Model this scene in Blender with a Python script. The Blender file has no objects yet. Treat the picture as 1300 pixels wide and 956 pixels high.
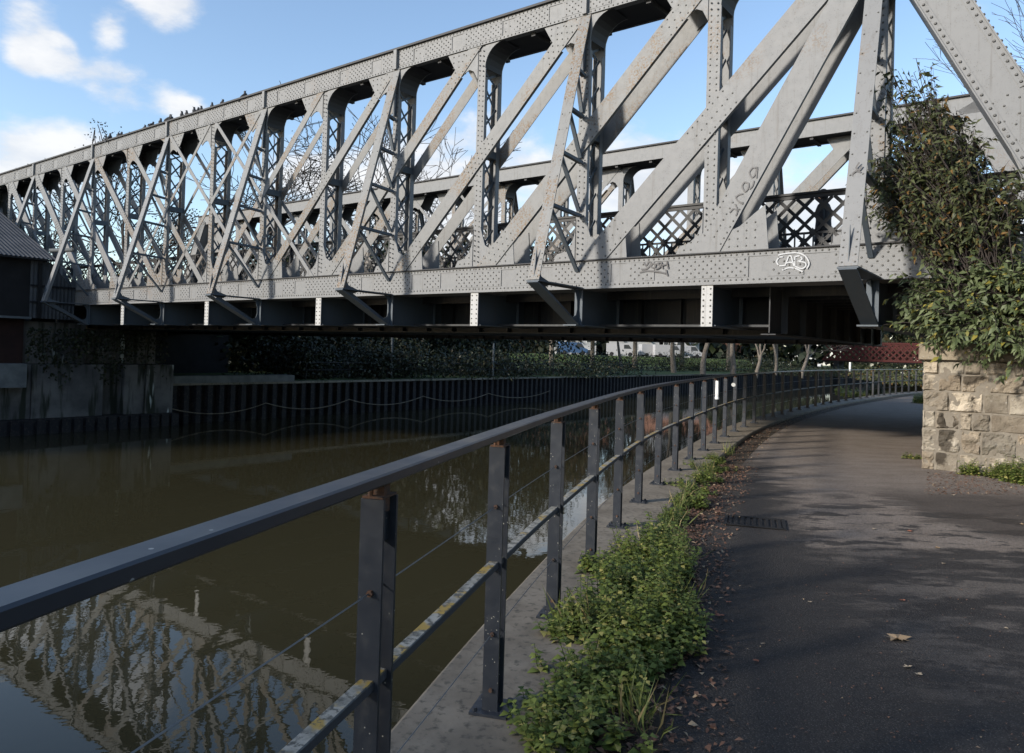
import bpy, bmesh, math, random
import numpy as np
from mathutils import Vector, Matrix, noise as mnoise
rnd = random.Random(7)
C = bpy.context.scene.collection
SC = bpy.context.scene

# ------------------------------------------------------------------ frame of the place
TH = 0.91944
EYE = 1.5
U = Vector((-math.sin(TH), math.cos(TH), 0)); W = Vector((math.cos(TH), math.sin(TH), 0)); Zv = Vector((0, 0, 1))
PITCH, ROLL, FPX = 0.01304, 0.02882, 952.2
fwd = Vector((0, math.cos(PITCH), math.sin(PITCH))); r0 = Vector((1, 0, 0)); up0 = r0.cross(fwd)
CR = math.cos(ROLL)*r0 + math.sin(ROLL)*up0; CU = -math.sin(ROLL)*r0 + math.cos(ROLL)*up0
def Q(u, w, z): return U*u + W*w + Zv*z
def uw(p): return p.dot(U), p.dot(W)
def ray(x, y): return CR*((x-650)/FPX) - CU*((y-433.5)/FPX) + fwd
EY = Vector((0, 0, EYE))
def on_w(x, y, w):
    d = ray(x, y); return EY + d*(w/d.dot(W))
def on_u(x, y, u):
    d = ray(x, y); return EY + d*(u/d.dot(U))
def on_z(x, y, z):
    d = ray(x, y); return EY + d*((z-EYE)/d.z)
def at(x, y, Y):
    d = ray(x, y); return EY + d*(Y/d.y)

# ------------------------------------------------------------------ mesh helpers
class MB:
    def __init__(s): s.v = []; s.f = []; s.m = []; s.cur = 0
    def add(s, vs, fs):
        b = len(s.v); s.v.extend([tuple(p) for p in vs]); s.f.extend([tuple(i+b for i in f) for f in fs]); s.m.extend([s.cur]*len(fs))
    def hexa(s, p):   # 8 points: bottom 4, top 4
        s.add(p, [(0,3,2,1),(4,5,6,7),(0,1,5,4),(1,2,6,5),(2,3,7,6),(3,0,4,7)])
    def boxv(s, c, ax, ay, az):   # centre and half vectors
        c = Vector(c)
        s.hexa([c-ax-ay-az, c+ax-ay-az, c+ax+ay-az, c-ax+ay-az, c-ax-ay+az, c+ax-ay+az, c+ax+ay+az, c-ax+ay+az])
    def box(s, x0, x1, y0, y1, z0, z1):
        s.hexa([(x0,y0,z0),(x1,y0,z0),(x1,y1,z0),(x0,y1,z0),(x0,y0,z1),(x1,y0,z1),(x1,y1,z1),(x0,y1,z1)])
    def ub(s, u0, u1, w0, w1, z0, z1):   # box in the bridge frame
        s.hexa([Q(u0,w0,z0),Q(u1,w0,z0),Q(u1,w1,z0),Q(u0,w1,z0),Q(u0,w0,z1),Q(u1,w0,z1),Q(u1,w1,z1),Q(u0,w1,z1)])
    def bar(s, a, b, side, hw, ht):   # bar from a to b, half width hw along side, half thickness ht
        a = Vector(a); b = Vector(b); d = (b-a).normalized(); sd = (side - d*side.dot(d)).normalized(); n = d.cross(sd)
        s.boxv((a+b)/2, (b-a)/2, sd*hw, n*ht)
    def prism(s, pts, dv):   # polygon points, extruded by dv
        n = len(pts); dv = Vector(dv); P = [Vector(p) for p in pts]
        s.add(P + [p+dv for p in P], [tuple(range(n-1,-1,-1)), tuple(range(n,2*n))] + [(i,(i+1)%n,(i+1)%n+n,i+n) for i in range(n)])
    def tube(s, pts, rad, k=5, cap=True):
        P = [Vector(p) for p in pts]; n = len(P)
        if isinstance(rad, (int, float)): rad = [rad]*n
        b = len(s.v); prev = None
        for i, p in enumerate(P):
            d = (P[min(i+1,n-1)]-P[max(i-1,0)]).normalized()
            if prev is None:
                a = d.cross(Vector((0,0,1)));
                if a.length < .05: a = d.cross(Vector((1,0,0)))
            else: a = prev - d*prev.dot(d)
            a.normalize(); prev = a; c = d.cross(a)
            for j in range(k):
                t = 2*math.pi*j/k; s.v.append(tuple(p + (a*math.cos(t)+c*math.sin(t))*rad[i]))
        for i in range(n-1):
            for j in range(k):
                s.f.append((b+i*k+j, b+i*k+(j+1)%k, b+(i+1)*k+(j+1)%k, b+(i+1)*k+j)); s.m.append(s.cur)
        if cap and k > 2:
            s.f.append(tuple(b+j for j in range(k-1,-1,-1))); s.f.append(tuple(b+(n-1)*k+j for j in range(k))); s.m += [s.cur]*2
    def rivet(s, p, n, e1, r=.015, h=.011):
        e2 = n.cross(e1); vs = []; r = r*1.28; h = h*1.3; keep = s.cur; s.cur = 1
        for rr, hh in ((r,0),(r*.6,h)):
            for j in range(6):
                t = math.pi*j/3; vs.append(p + (e1*math.cos(t)+e2*math.sin(t))*rr + n*hh)
        s.add(vs, [(j,(j+1)%6,(j+1)%6+6,j+6) for j in range(6)] + [(6,7,8,9,10,11)]); s.cur = keep
    def ell(s, c, rx, ry, rz, nu=10, nv=7, rot=None):
        vs = []; c = Vector(c)
        for i in range(nv+1):
            ph = math.pi*i/nv
            for j in range(nu):
                t = 2*math.pi*j/nu; p = Vector((rx*math.sin(ph)*math.cos(t), ry*math.sin(ph)*math.sin(t), rz*math.cos(ph)))
                if rot: p = rot @ p
                vs.append(c+p)
        s.add(vs, [(i*nu+j, i*nu+(j+1)%nu, (i+1)*nu+(j+1)%nu, (i+1)*nu+j) for i in range(nv) for j in range(nu)])
    def build(s, name, mat, parent=None, smooth=False, recalc=True):
        me = bpy.data.meshes.new(name)
        off = parent_world(parent) if parent else Vector((0,0,0))
        vs = s.v if not parent else [(x-off.x, y-off.y, z-off.z) for x, y, z in s.v]
        me.from_pydata(vs, [], s.f)
        mats = mat if isinstance(mat, (list, tuple)) else [mat]
        if len(mats) == 1 and s.m and max(s.m) > 0: mats = [mats[0], M['rivet'], M['edge']][:max(s.m)+1]
        for m in mats: me.materials.append(m)
        if len(mats) > 1: me.polygons.foreach_set('material_index', s.m)
        if recalc:
            bm = bmesh.new(); bm.from_mesh(me); bmesh.ops.recalc_face_normals(bm, faces=bm.faces); bm.to_mesh(me); bm.free()
        if smooth: me.polygons.foreach_set('use_smooth', [True]*len(me.polygons))
        me.update()
        o = bpy.data.objects.new(name, me); C.objects.link(o)
        if parent: o.parent = parent
        return o
def parent_world(p):
    v = Vector((0,0,0))
    while p is not None: v = v + p.location; p = p.parent
    return v
def tag(o, label=None, cat=None, group=None, kind=None):
    if label: o['label'] = label
    if cat: o['category'] = cat
    if group: o['group'] = group
    if kind: o['kind'] = kind
    return o
def thing(name, loc, label, cat, group=None):
    o = bpy.data.objects.new(name, None); C.objects.link(o); o.location = loc; o.empty_display_size = .2
    return tag(o, label, cat, group)
def copy_tree(o, parent=None):
    c = o.copy(); C.objects.link(c); c.parent = parent
    for ch in list(o.children): copy_tree(ch, c)
    return c

# ------------------------------------------------------------------ materials
def mat(name, base=(.5,.5,.5), rough=.6, metal=0., spec=.5):
    m = bpy.data.materials.new(name); m.use_nodes = True
    b = m.node_tree.nodes['Principled BSDF']
    b.inputs['Base Color'].default_value = (*base, 1); b.inputs['Roughness'].default_value = rough; b.inputs['Metallic'].default_value = metal
    b.inputs['Specular IOR Level'].default_value = spec
    return m
class NT:
    def __init__(s, m): s.t = m.node_tree; s.n = s.t.nodes; s.l = s.t.links; s.b = s.n.get('Principled BSDF')
    def node(s, typ, **kw):
        n = s.n.new(typ)
        for k, v in kw.items(): setattr(n, k, v)
        return n
    def link(s, a, b): s.l.new(a, b)
    def geo(s): return s.node('ShaderNodeNewGeometry').outputs['Position']
    def map(s, vec, scale=(1,1,1), loc=(0,0,0), rot=(0,0,0)):
        n = s.node('ShaderNodeMapping'); s.link(vec, n.inputs[0]); n.inputs['Scale'].default_value = scale; n.inputs['Location'].default_value = loc; n.inputs['Rotation'].default_value = rot
        return n.outputs[0]
    def noise(s, vec, scale, detail=4, rough=.55, dist=0.):
        n = s.node('ShaderNodeTexNoise'); s.link(vec, n.inputs['Vector']); n.inputs['Scale'].default_value = scale
        n.inputs['Detail'].default_value = detail; n.inputs['Roughness'].default_value = rough; n.inputs['Distortion'].default_value = dist
        return n.outputs['Fac']
    def vor(s, vec, scale, out='Distance', feature='F1'):
        n = s.node('ShaderNodeTexVoronoi', feature=feature); s.link(vec, n.inputs['Vector']); n.inputs['Scale'].default_value = scale
        return n.outputs[out]
    def ramp(s, fac, stops):
        n = s.node('ShaderNodeValToRGB'); s.link(fac, n.inputs[0]); e = n.color_ramp.elements
        while len(e) < len(stops): e.new(.5)
        for el, (p, c) in zip(e, stops):
            el.position = p; el.color = (*c, 1) if isinstance(c, (tuple, list)) else (c, c, c, 1)
        return n.outputs[0]
    def step(s, fac, a, b):
        n = s.node('ShaderNodeMapRange'); n.clamp = True; n.interpolation_type = 'SMOOTHSTEP'
        s.link(fac, n.inputs[0]); n.inputs[1].default_value = a; n.inputs[2].default_value = b; return n.outputs[0]
    def mix(s, fac, a, b, mode='MIX'):
        n = s.node('ShaderNodeMix', data_type='RGBA', blend_type=mode)
        for inp, v in ((0, fac), (6, a), (7, b)):
            if hasattr(v, 'is_linked') or isinstance(v, bpy.types.NodeSocket): s.link(v, n.inputs[inp])
            elif isinstance(v, (tuple, list)): n.inputs[inp].default_value = (*v, 1)
            else: n.inputs[inp].default_value = v
        return n.outputs[2]
    def math(s, op, a, b=None, c=None, clamp=False):
        n = s.node('ShaderNodeMath', operation=op); n.use_clamp = clamp
        for i, v in enumerate((a, b, c)):
            if v is None: continue
            if isinstance(v, bpy.types.NodeSocket): s.link(v, n.inputs[i])
            else: n.inputs[i].default_value = v
        return n.outputs[0]
    def bump(s, h, strength=.3, dist=.01):
        n = s.node('ShaderNodeBump'); s.link(h, n.inputs['Height']); n.inputs['Strength'].default_value = strength; n.inputs['Distance'].default_value = dist
        s.link(n.outputs[0], s.b.inputs['Normal'])
    def col(s, c): s.link(c, s.b.inputs['Base Color'])
    def rough(s, c): s.link(c, s.b.inputs['Roughness'])

def paint_steel(name, base, lich=.5, speck=1.):
    m = mat(name, base, .55); t = NT(m); p = t.geo()
    n1 = t.noise(p, 1.3, 5); n2 = t.noise(p, 9, 5, .65); n3 = t.noise(p, 55, 3, .6)
    c = t.mix(n1, tuple(x*.93 for x in base), tuple(min(1,x*1.06) for x in base))
    c = t.mix(t.math('MULTIPLY', t.step(n2, .5, .75), .22), c, tuple(x*.74 for x in base))
    # run marks down the steel
    st = t.noise(t.map(p, (14,14,.7)), 1, 3)
    c = t.mix(t.math('MULTIPLY', t.step(st, .55, .75), .45), c, (.085,.078,.068))
    # ochre lichen and rust
    big = t.noise(t.map(p, (1,1,1), (3,1,9)), .55, 3, .5)
    fine = t.noise(p, 26, 4, .7)
    lm = t.math('MULTIPLY', t.step(big, .60-.14*min(1, max(0, lich-.6)/.4), .68-.13*min(1, max(0, lich-.6)/.4)), t.step(fine, .49, .57))
    c = t.mix(t.math('MULTIPLY', lm, lich), c, t.mix(t.noise(p, 12, 2), (.105,.050,.020), (.17,.115,.05)))
    lm2 = t.math('MULTIPLY', t.step(fine, .60, .68), t.step(n2, .35, .6))
    c = t.mix(t.math('MULTIPLY', lm2, .55*speck), c, (.095,.085,.068))
    v = t.vor(p, 34)
    c = t.mix(t.math('MULTIPLY', t.math('MULTIPLY', t.math('LESS_THAN', v, .20), t.step(n2, .40, .62)), .65*speck), c, (.055,.052,.046))
    t.col(c); t.bump(t.math('ADD', n2, t.math('MULTIPLY', n3, .6)), .12, .005)
    t.rough(t.ramp(n2, [(.3,.58),(.7,.66)]))
    return m
M = {}
M['steel'] = paint_steel('grey_bridge_paint', (.165,.168,.170), .6)
M['steel_lich'] = paint_steel('lichened_bridge_paint', (.164,.166,.164), .95, 1.2)
M['steel_pale'] = paint_steel('pale_bridge_paint', (.36,.36,.355), .2)
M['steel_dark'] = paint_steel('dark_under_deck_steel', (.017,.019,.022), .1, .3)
M['steel_shade'] = paint_steel('shade_toned_bridge_paint', (.062,.078,.095), .2, .5)  # blue of the shade painted into lattice, bracing, brackets and cross girders
M['rivet'] = paint_steel('grime_shade_rivets', (.085,.083,.078), .2); M['edge'] = mat('shade_dark_plate', (.03,.03,.032), .7)  # rivets: grime plus painted shade; plates: shade painted on soffits, gusset fills, chord edges
M['parapet'] = mat('black_parapet_iron', (.012,.012,.013), .6)
def simple(name, c1, c2, scale, rough=.85, bump=.4, dist=.02, c3=None):
    m = mat(name, c1, rough, spec=.3); t = NT(m); p = t.geo()
    n = t.noise(p, scale, 6, .6); n2 = t.noise(p, scale*7, 4, .6)
    c = t.mix(t.step(n, .3, .7), c1, c2)
    if c3: c = t.mix(t.step(n2, .5, .7), c, c3)
    t.col(c); t.bump(t.math('ADD', n, t.math('MULTIPLY', n2, .5)), bump, dist)
    return m
M['rail'] = None
def rail_paint():
    m = mat('blue_grey_railing_paint', (.04,.046,.058), .38, spec=.4); t = NT(m); p = t.geo()
    n = t.noise(p, 20, 4); n2 = t.noise(p, 3, 3)
    c = t.mix(n2, (.020,.023,.030), (.030,.034,.042))
    c = t.mix(t.math('MULTIPLY', t.step(n, .55, .75), .4), c, (.055,.055,.054))
    v = t.vor(p, 60); far = t.noise(p, 14, 2)
    c = t.mix(t.math('MULTIPLY', t.math('LESS_THAN', v, .14), t.step(far, .54, .62)), c, (.42,.40,.34))
    t.col(c); t.bump(n, .15, .003); t.rough(t.ramp(n, [(.3,.3),(.7,.55)]))
    return m
M['rail'] = rail_paint()
def handrail_paint():
    m = mat('smooth_handrail_paint', (.05,.055,.065), .32, spec=.5); t = NT(m); p = t.geo()
    n = t.noise(p, 30, 4); n2 = t.noise(p, 4, 4)
    c = t.mix(n2, (.022,.025,.032), (.034,.038,.047)); v = t.vor(p, 11); c = t.mix(t.math('LESS_THAN', v, .05), c, (.3,.3,.28))
    t.col(c); t.bump(n, .08, .002); t.rough(t.ramp(n2, [(.3,.28),(.7,.45)])); return m
M['handrail'] = handrail_paint()
def lichen_bar():
    m = mat('lichened_mid_rail', (.05,.05,.05), .7); t = NT(m); p = t.geo()
    n = t.noise(p, 16, 5, .65); n2 = t.noise(p, 45, 4, .65); nz = t.node('ShaderNodeSeparateXYZ'); g = t.node('ShaderNodeNewGeometry'); t.link(g.outputs['Normal'], nz.inputs[0])
    upf = t.step(nz.outputs[2], .6, .9)
    top = t.mix(t.step(n, .35, .6), (.16,.15,.12), (.33,.31,.26)); top = t.mix(t.step(t.noise(p, 9, 3), .52, .6), top, (.34,.22,.04))
    top = t.mix(t.step(n2, .5, .62), top, (.07,.065,.05))
    t.col(t.mix(t.math('MULTIPLY', upf, .92), (.035,.038,.045), top)); t.bump(n2, .5, .004); return m
M['midrail'] = lichen_bar()
M['rust'] = simple('rusty_iron', (.13,.06,.03), (.05,.04,.035), 40)
M['wire'] = mat('stretched_wire', (.18,.17,.16), .5, .6)
M['concrete'] = simple('weathered_kerb_concrete', (.125,.105,.080), (.20,.172,.135), 3.0, .9, .5, .01, (.07,.063,.05))
M['concrete_pale'] = simple('pale_coping_concrete', (.08,.09,.095), (.14,.15,.155), 2.0)
M['quay'] = simple('quay_face_concrete', (.13,.12,.10), (.20,.18,.15), 1.2, .85, .6, .02, (.06,.07,.04))
M['abut'] = None
def abut_mat():
    m = mat('stained_abutment_concrete', (.2,.2,.19), .9, spec=.3); t = NT(m); p = t.geo()
    n = t.noise(p, .7, 6, .6); st = t.noise(t.map(p, (3,3,.35)), 1, 4)
    c = t.mix(t.step(n, .35, .65), (.055,.055,.058), (.125,.123,.122)); c = t.mix(t.step(st, .5, .62), c, (.02,.024,.018))
    c = t.mix(t.step(t.noise(t.map(p, (2.5,2.5,.4), (7,3,1)), 1, 3), .66, .72), c, (.42,.46,.46))
    t.col(c); t.bump(n, .5, .05); return m
M['abut'] = abut_mat()
M['brick'] = simple('dark_red_brick', (.018,.009,.008), (.03,.014,.012), 2.5)
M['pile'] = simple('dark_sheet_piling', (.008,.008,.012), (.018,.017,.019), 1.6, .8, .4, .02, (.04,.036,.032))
M['corr'] = simple('weathered_corrugated_iron', (.040,.044,.050), (.066,.068,.073), 1.5, .8)
M['shed_dark'] = simple('dark_shed_cladding', (.008,.008,.009), (.014,.014,.015), 1.4)
M['white'] = simple('white_gloss_paint', (.72,.72,.70), (.80,.80,.78), 9, .35, .05)
M['redpaint'] = simple('red_footbridge_paint', (.060,.012,.010), (.040,.010,.009), 3)
M['soil'] = simple('dark_soil', (.035,.026,.018), (.06,.045,.03), 9, .95, 1., .03)
M['grass'] = simple('bank_grass', (.035,.06,.014), (.06,.09,.025), 2.2, .95, 1., .05, (.05,.045,.02))
M['brickh_'] = simple('shade_warehouse_brick', (.20,.10,.07), (.28,.15,.10), .8)
M['glass'] = mat('window_glass', (.03,.035,.04), .1)
M['black'] = mat('black_cloth', (.012,.012,.014), .85)
M['skin'] = mat('skin', (.42,.24,.17), .5)
M['denim'] = mat('dark_trousers', (.015,.017,.022), .85)
M['spray_white'] = mat('white_spray_paint', (.40,.41,.42), .7)
M['spray_black'] = mat('black_spray_paint', (.025,.025,.03), .5)

def asphalt():
    m = mat('worn_footpath_tarmac', (.08,.075,.07), .9, spec=.15); t = NT(m); p = t.geo()
    sep = t.node('ShaderNodeSeparateXYZ'); t.link(p, sep.inputs[0]); X, Y = sep.outputs[0], sep.outputs[1]
    big = t.noise(p, .55, 5, .6); mid = t.noise(t.map(p, (1,2.6,1)), 1.5, 6, .65); fine = t.noise(p, 130, 3, .7); agg = t.vor(p, 95)
    old = t.mix(t.step(mid, .3, .7), (.175,.142,.116), (.235,.195,.162))
    new = t.mix(t.step(mid, .35, .7), (.034,.030,.0275), (.056,.050,.0455))
    # resurfaced strip nearer the viewer: seam at Y about 6.3
    wob = t.math('MULTIPLY', t.math('SUBTRACT', t.noise(p, 2.2, 5), .5), .5)
    seam = t.step(t.math('ADD', Y, wob), 6.22, 6.34)
    worn = t.math('MULTIPLY', t.step(t.noise(t.map(p, (1,2.2,1), (2,7,0)), 1.0, 6, .68), .46, .58), t.step(X, 1.2, 3.2))
    near = t.mix(t.math('MULTIPLY', worn, .75), new, (.150,.127,.107))
    c = t.mix(seam, near, old)
    # damp dark patches on the older surface
    d1 = t.noise(t.map(p, (.9,2.4,1), (4,2,0)), 1.25, 7, .68)
    zone = t.math('ADD', t.step(Y, 11.5, 7.2), t.step(X, 1.9, 1.0))
    left = t.math('SUBTRACT', X, t.math('MULTIPLY', Y, .27))          # distance from the kerb
    lf = t.step(t.math('ADD', left, t.math('MULTIPLY', t.math('SUBTRACT', d1, .5), 2.2)), 1.15, .55)
    damp = t.math('MAXIMUM', t.math('MULTIPLY', t.step(d1, .525, .565), t.step(Y, 9.6, 7.4)), lf)
    damp = t.math('MULTIPLY', damp, t.step(Y, 13.5, 10.0))
    c = t.mix(t.math('MULTIPLY', damp, .9), c, (.033,.030,.028))
    rgt = t.math('SUBTRACT', X, t.math('ADD', 4.25, t.math('MULTIPLY', t.math('SUBTRACT', d1, .5), 2.0)))
    dr = t.math('MULTIPLY', t.math('MULTIPLY', t.step(rgt, -.1, .25), t.step(Y, 9.6, 8.4)), t.step(Y, 6.4, 7.0))
    c = t.mix(t.math('MULTIPLY', dr, .75), c, (.045,.036,.030))
    c = t.mix(t.math('MULTIPLY', t.step(agg, .34, .10), .55), c, (.20,.18,.16))
    c = t.mix(t.math('MULTIPLY', t.step(t.noise(p, 48, 3, .75), .47, .62), .38), c, (.020,.018,.017)); c = t.mix(t.math('MULTIPLY', t.step(fine, .5, .66), .55), c, (.016,.015,.015))
    t.col(c); t.bump(t.math('ADD', t.math('MULTIPLY', fine, .8), agg), .8, .006)
    t.rough(t.ramp(damp, [(0,.92),(1,.62)])); return m
M['asphalt'] = asphalt()
def water_mat():
    m = mat('murky_river_water', (.033,.030,.0165), .015, spec=.5); t = NT(m); p = t.geo(); t.b.inputs['IOR'].default_value = 1.33
    a = t.noise(t.map(p, (1,1,1)), 2.2, 3, .5, .3); b = t.noise(p, 9, 2, .5)
    t.bump(t.math('ADD', a, t.math('MULTIPLY', b, .25)), .075, .02); return m
M['water'] = water_mat()
def stone_mat():
    m = mat('sooty_limestone', (.4,.36,.28), .9, spec=.25); t = NT(m); p = t.geo()
    at_ = t.node('ShaderNodeAttribute'); at_.attribute_name = 'tint'; tint = at_.outputs['Color']
    n = t.noise(p, 5, 6, .62); n2 = t.noise(p, 28, 5, .7)
    c = t.mix(t.step(n, .3, .7), (.24,.198,.148), (.36,.305,.232)); c = t.mix(1.0, c, tint, 'MULTIPLY')
    c = t.mix(t.math('MULTIPLY', t.step(n2, .52, .7), .5), c, (.12,.098,.075))
    lich = t.step(t.noise(t.map(p, (1,1,1), (5,5,2)), 16, 4, .7), .62, .70); c = t.mix(t.math('MULTIPLY', lich, .5), c, (.42,.40,.37))
    big = t.noise(p, 2.1, 6, .7); c = t.mix(t.math('MULTIPLY', t.step(big, .50, .66), .6), c, (.11,.088,.064)); c = t.mix(t.math('MULTIPLY', t.step(t.noise(p, 7, 6, .75), .56, .66), .5), c, (.075,.066,.045))
    def blot(pt, r, sc=(1,1,1)):
        d = t.node('ShaderNodeVectorMath', operation='SUBTRACT'); t.link(p, d.inputs[0]); d.inputs[1].default_value = pt
        s_ = t.node('ShaderNodeVectorMath', operation='MULTIPLY'); t.link(d.outputs[0], s_.inputs[0]); s_.inputs[1].default_value = sc
        l = t.node('ShaderNodeVectorMath', operation='LENGTH'); t.link(s_.outputs[0], l.inputs[0])
        return t.step(t.math('ADD', l.outputs['Value'], t.math('MULTIPLY', t.math('SUBTRACT', n, .5), .16)), r, r*.72)
    mask = None
    for (x, y, r, sz) in ((1199,533,.13,.9),(1197,560,.13,.75),(1192,582,.10,.7),(1206,545,.12,.9),(1231,480,.13,1.25),(1234,528,.07,.75),(1238,507,.05,.6),(1244,478,.10,1.2)):
        q = blot(tuple(on_w(x, y, 12.4)), r*1.12, (1,1,sz)); mask = q if mask is None else t.math('MAXIMUM', mask, q)
    c = t.mix(t.math('MULTIPLY', mask, .84), c, (.026,.020,.014))
    t.col(c); t.bump(t.math('ADD', n, t.math('MULTIPLY', n2, .6)), .6, .02); return m
M['stone'] = stone_mat()
M['mortar'] = simple('dark_mortar', (.15,.128,.10), (.20,.175,.14), 12)
def leaf_mat(name, c1, c2, c3=None, amt=.3, trans=.15):
    m = mat(name, c1, .55, spec=.3); t = NT(m)
    at_ = t.node('ShaderNodeAttribute'); at_.attribute_name = 'rnd'; f = at_.outputs['Fac']
    c = t.mix(f, c1, c2)
    if c3: c = t.mix(t.step(f, 1-amt, 1-amt+.03), c, c3)
    t.col(c)
    if trans <= 0: return m
    tr = t.node('ShaderNodeBsdfTranslucent'); t.link(c, tr.inputs['Color']); mx = t.node('ShaderNodeMixShader'); mx.inputs[0].default_value = trans
    out = t.n['Material Output']; t.link(t.b.outputs[0], mx.inputs[1]); t.link(tr.outputs[0], mx.inputs[2]); t.link(mx.outputs[0], out.inputs[0])
    return m
M['budd'] = leaf_mat('bush_leaf', (.030,.038,.014), (.085,.095,.038), (.13,.075,.022), .14, .1)
M['budd2'] = leaf_mat('grey_green_bush_leaf', (.045,.062,.020), (.13,.155,.075), (.20,.17,.03), .08, .1)
M['weed'] = leaf_mat('nettle_leaf', (.075,.110,.022), (.21,.245,.058), (.34,.31,.10), .13, .25)
M['ivy'] = leaf_mat('dark_ivy_leaf', (.007,.011,.005), (.020,.028,.010), (.035,.028,.013), .12, 0)
M['litter'] = leaf_mat('dead_leaf_brown', (.09,.045,.028), (.20,.11,.07), (.33,.24,.15), .12, .05)
M['autumn'] = leaf_mat('autumn_leaf', (.14,.12,.03), (.25,.15,.04), None)
M['bark'] = simple('grey_brown_bark', (.09,.075,.06), (.17,.145,.12), 6)
M['twig'] = mat('dark_twig', (.034,.026,.022), .85)
M['feather'] = mat('slate_feathers', (.035,.038,.045), .7)

def leaves_obj(name, P, D, N, ln, wd, material, parent=None, shape='leaf', curl=.25):
    """many leaf faces at once: P base, D direction, N facing, arrays; each leaf two bent quads"""
    P = np.asarray(P, float); D = np.asarray(D, float); N = np.asarray(N, float); n = len(P)
    D /= np.linalg.norm(D, axis=1)[:,None]+1e-9; N = N - D*(N*D).sum(1)[:,None]; N /= np.linalg.norm(N, axis=1)[:,None]+1e-9
    S = np.cross(D, N); ln = np.broadcast_to(ln, n)[:,None]; wd = np.broadcast_to(wd, n)[:,None]
    mid = P + D*ln*.45; tip = P + D*ln - N*ln*curl
    vs = np.stack([P, mid + S*wd*.5 + N*wd*.12, tip, mid - S*wd*.5 + N*wd*.12], 1).reshape(-1,3)
    if parent is not None:
        o_ = parent_world(parent); vs = vs - np.array([o_.x, o_.y, o_.z])
    me = bpy.data.meshes.new(name); nf = n
    me.vertices.add(len(vs)); me.vertices.foreach_set('co', vs.ravel())
    idx = np.arange(n*4, dtype=np.int32).reshape(-1,4); tri = np.stack([idx[:,[0,1,3]], idx[:,[1,2,3]]], 1).reshape(-1)
    me.loops.add(len(tri)); me.loops.foreach_set('vertex_index', tri)
    me.polygons.add(2*n); me.polygons.foreach_set('loop_start', np.arange(0, 6*n, 3, dtype=np.int32))
    a = me.attributes.new('rnd', 'FLOAT', 'FACE'); rv = np.random.RandomState(n % 9973).rand(n); a.data.foreach_set('value', np.repeat(rv, 2).astype(np.float32))
    me.materials.append(material); me.update(calc_edges=True); me.validate()
    o = bpy.data.objects.new(name, me); C.objects.link(o)
    if parent is not None: o.parent = parent
    return o

# ================================================================== THE BRIDGE
U0, LP = 2.5935, 2.6614
def un(n): return U0 + LP*n
TT, TB, BT, BB, GB = 8.68, 8.18, 3.305, 2.785, 2.04
bridge = thing('truss_bridge', Q(20, 18, 2.0), 'long riveted grey steel truss railway bridge crossing the river', 'bridge')
NEAR, FAR = 0, 1
def ww(side, d):   # depth d behind the outer face of a truss
    return 12.5 + d if side == NEAR else 24.1 - d
def sg(side): return 1 if side == NEAR else -1
nW = -W
def rivet_grid(mb, side, u0, u1, z0, z1, du=.1, dz=.1, stag=True, d=0., r=.015):
    w = ww(side, d) ; n = -W if side == NEAR else W
    nz = max(1, int(round((z1-z0)/dz))); k = 0; u = u0
    while u <= u1+1e-6:
        for i in range(nz+1):
            if stag and (i+k) % 2: continue
            mb.rivet(Q(u, w, z0+(z1-z0)*i/nz), n, U, r)
        u += du; k += 1
def plate(mb, side, u0, u1, z0, z1, d0, d1):
    a, b = sorted((ww(side,d0), ww(side,d1))); mb.ub(u0, u1, a, b, z0, z1)
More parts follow.
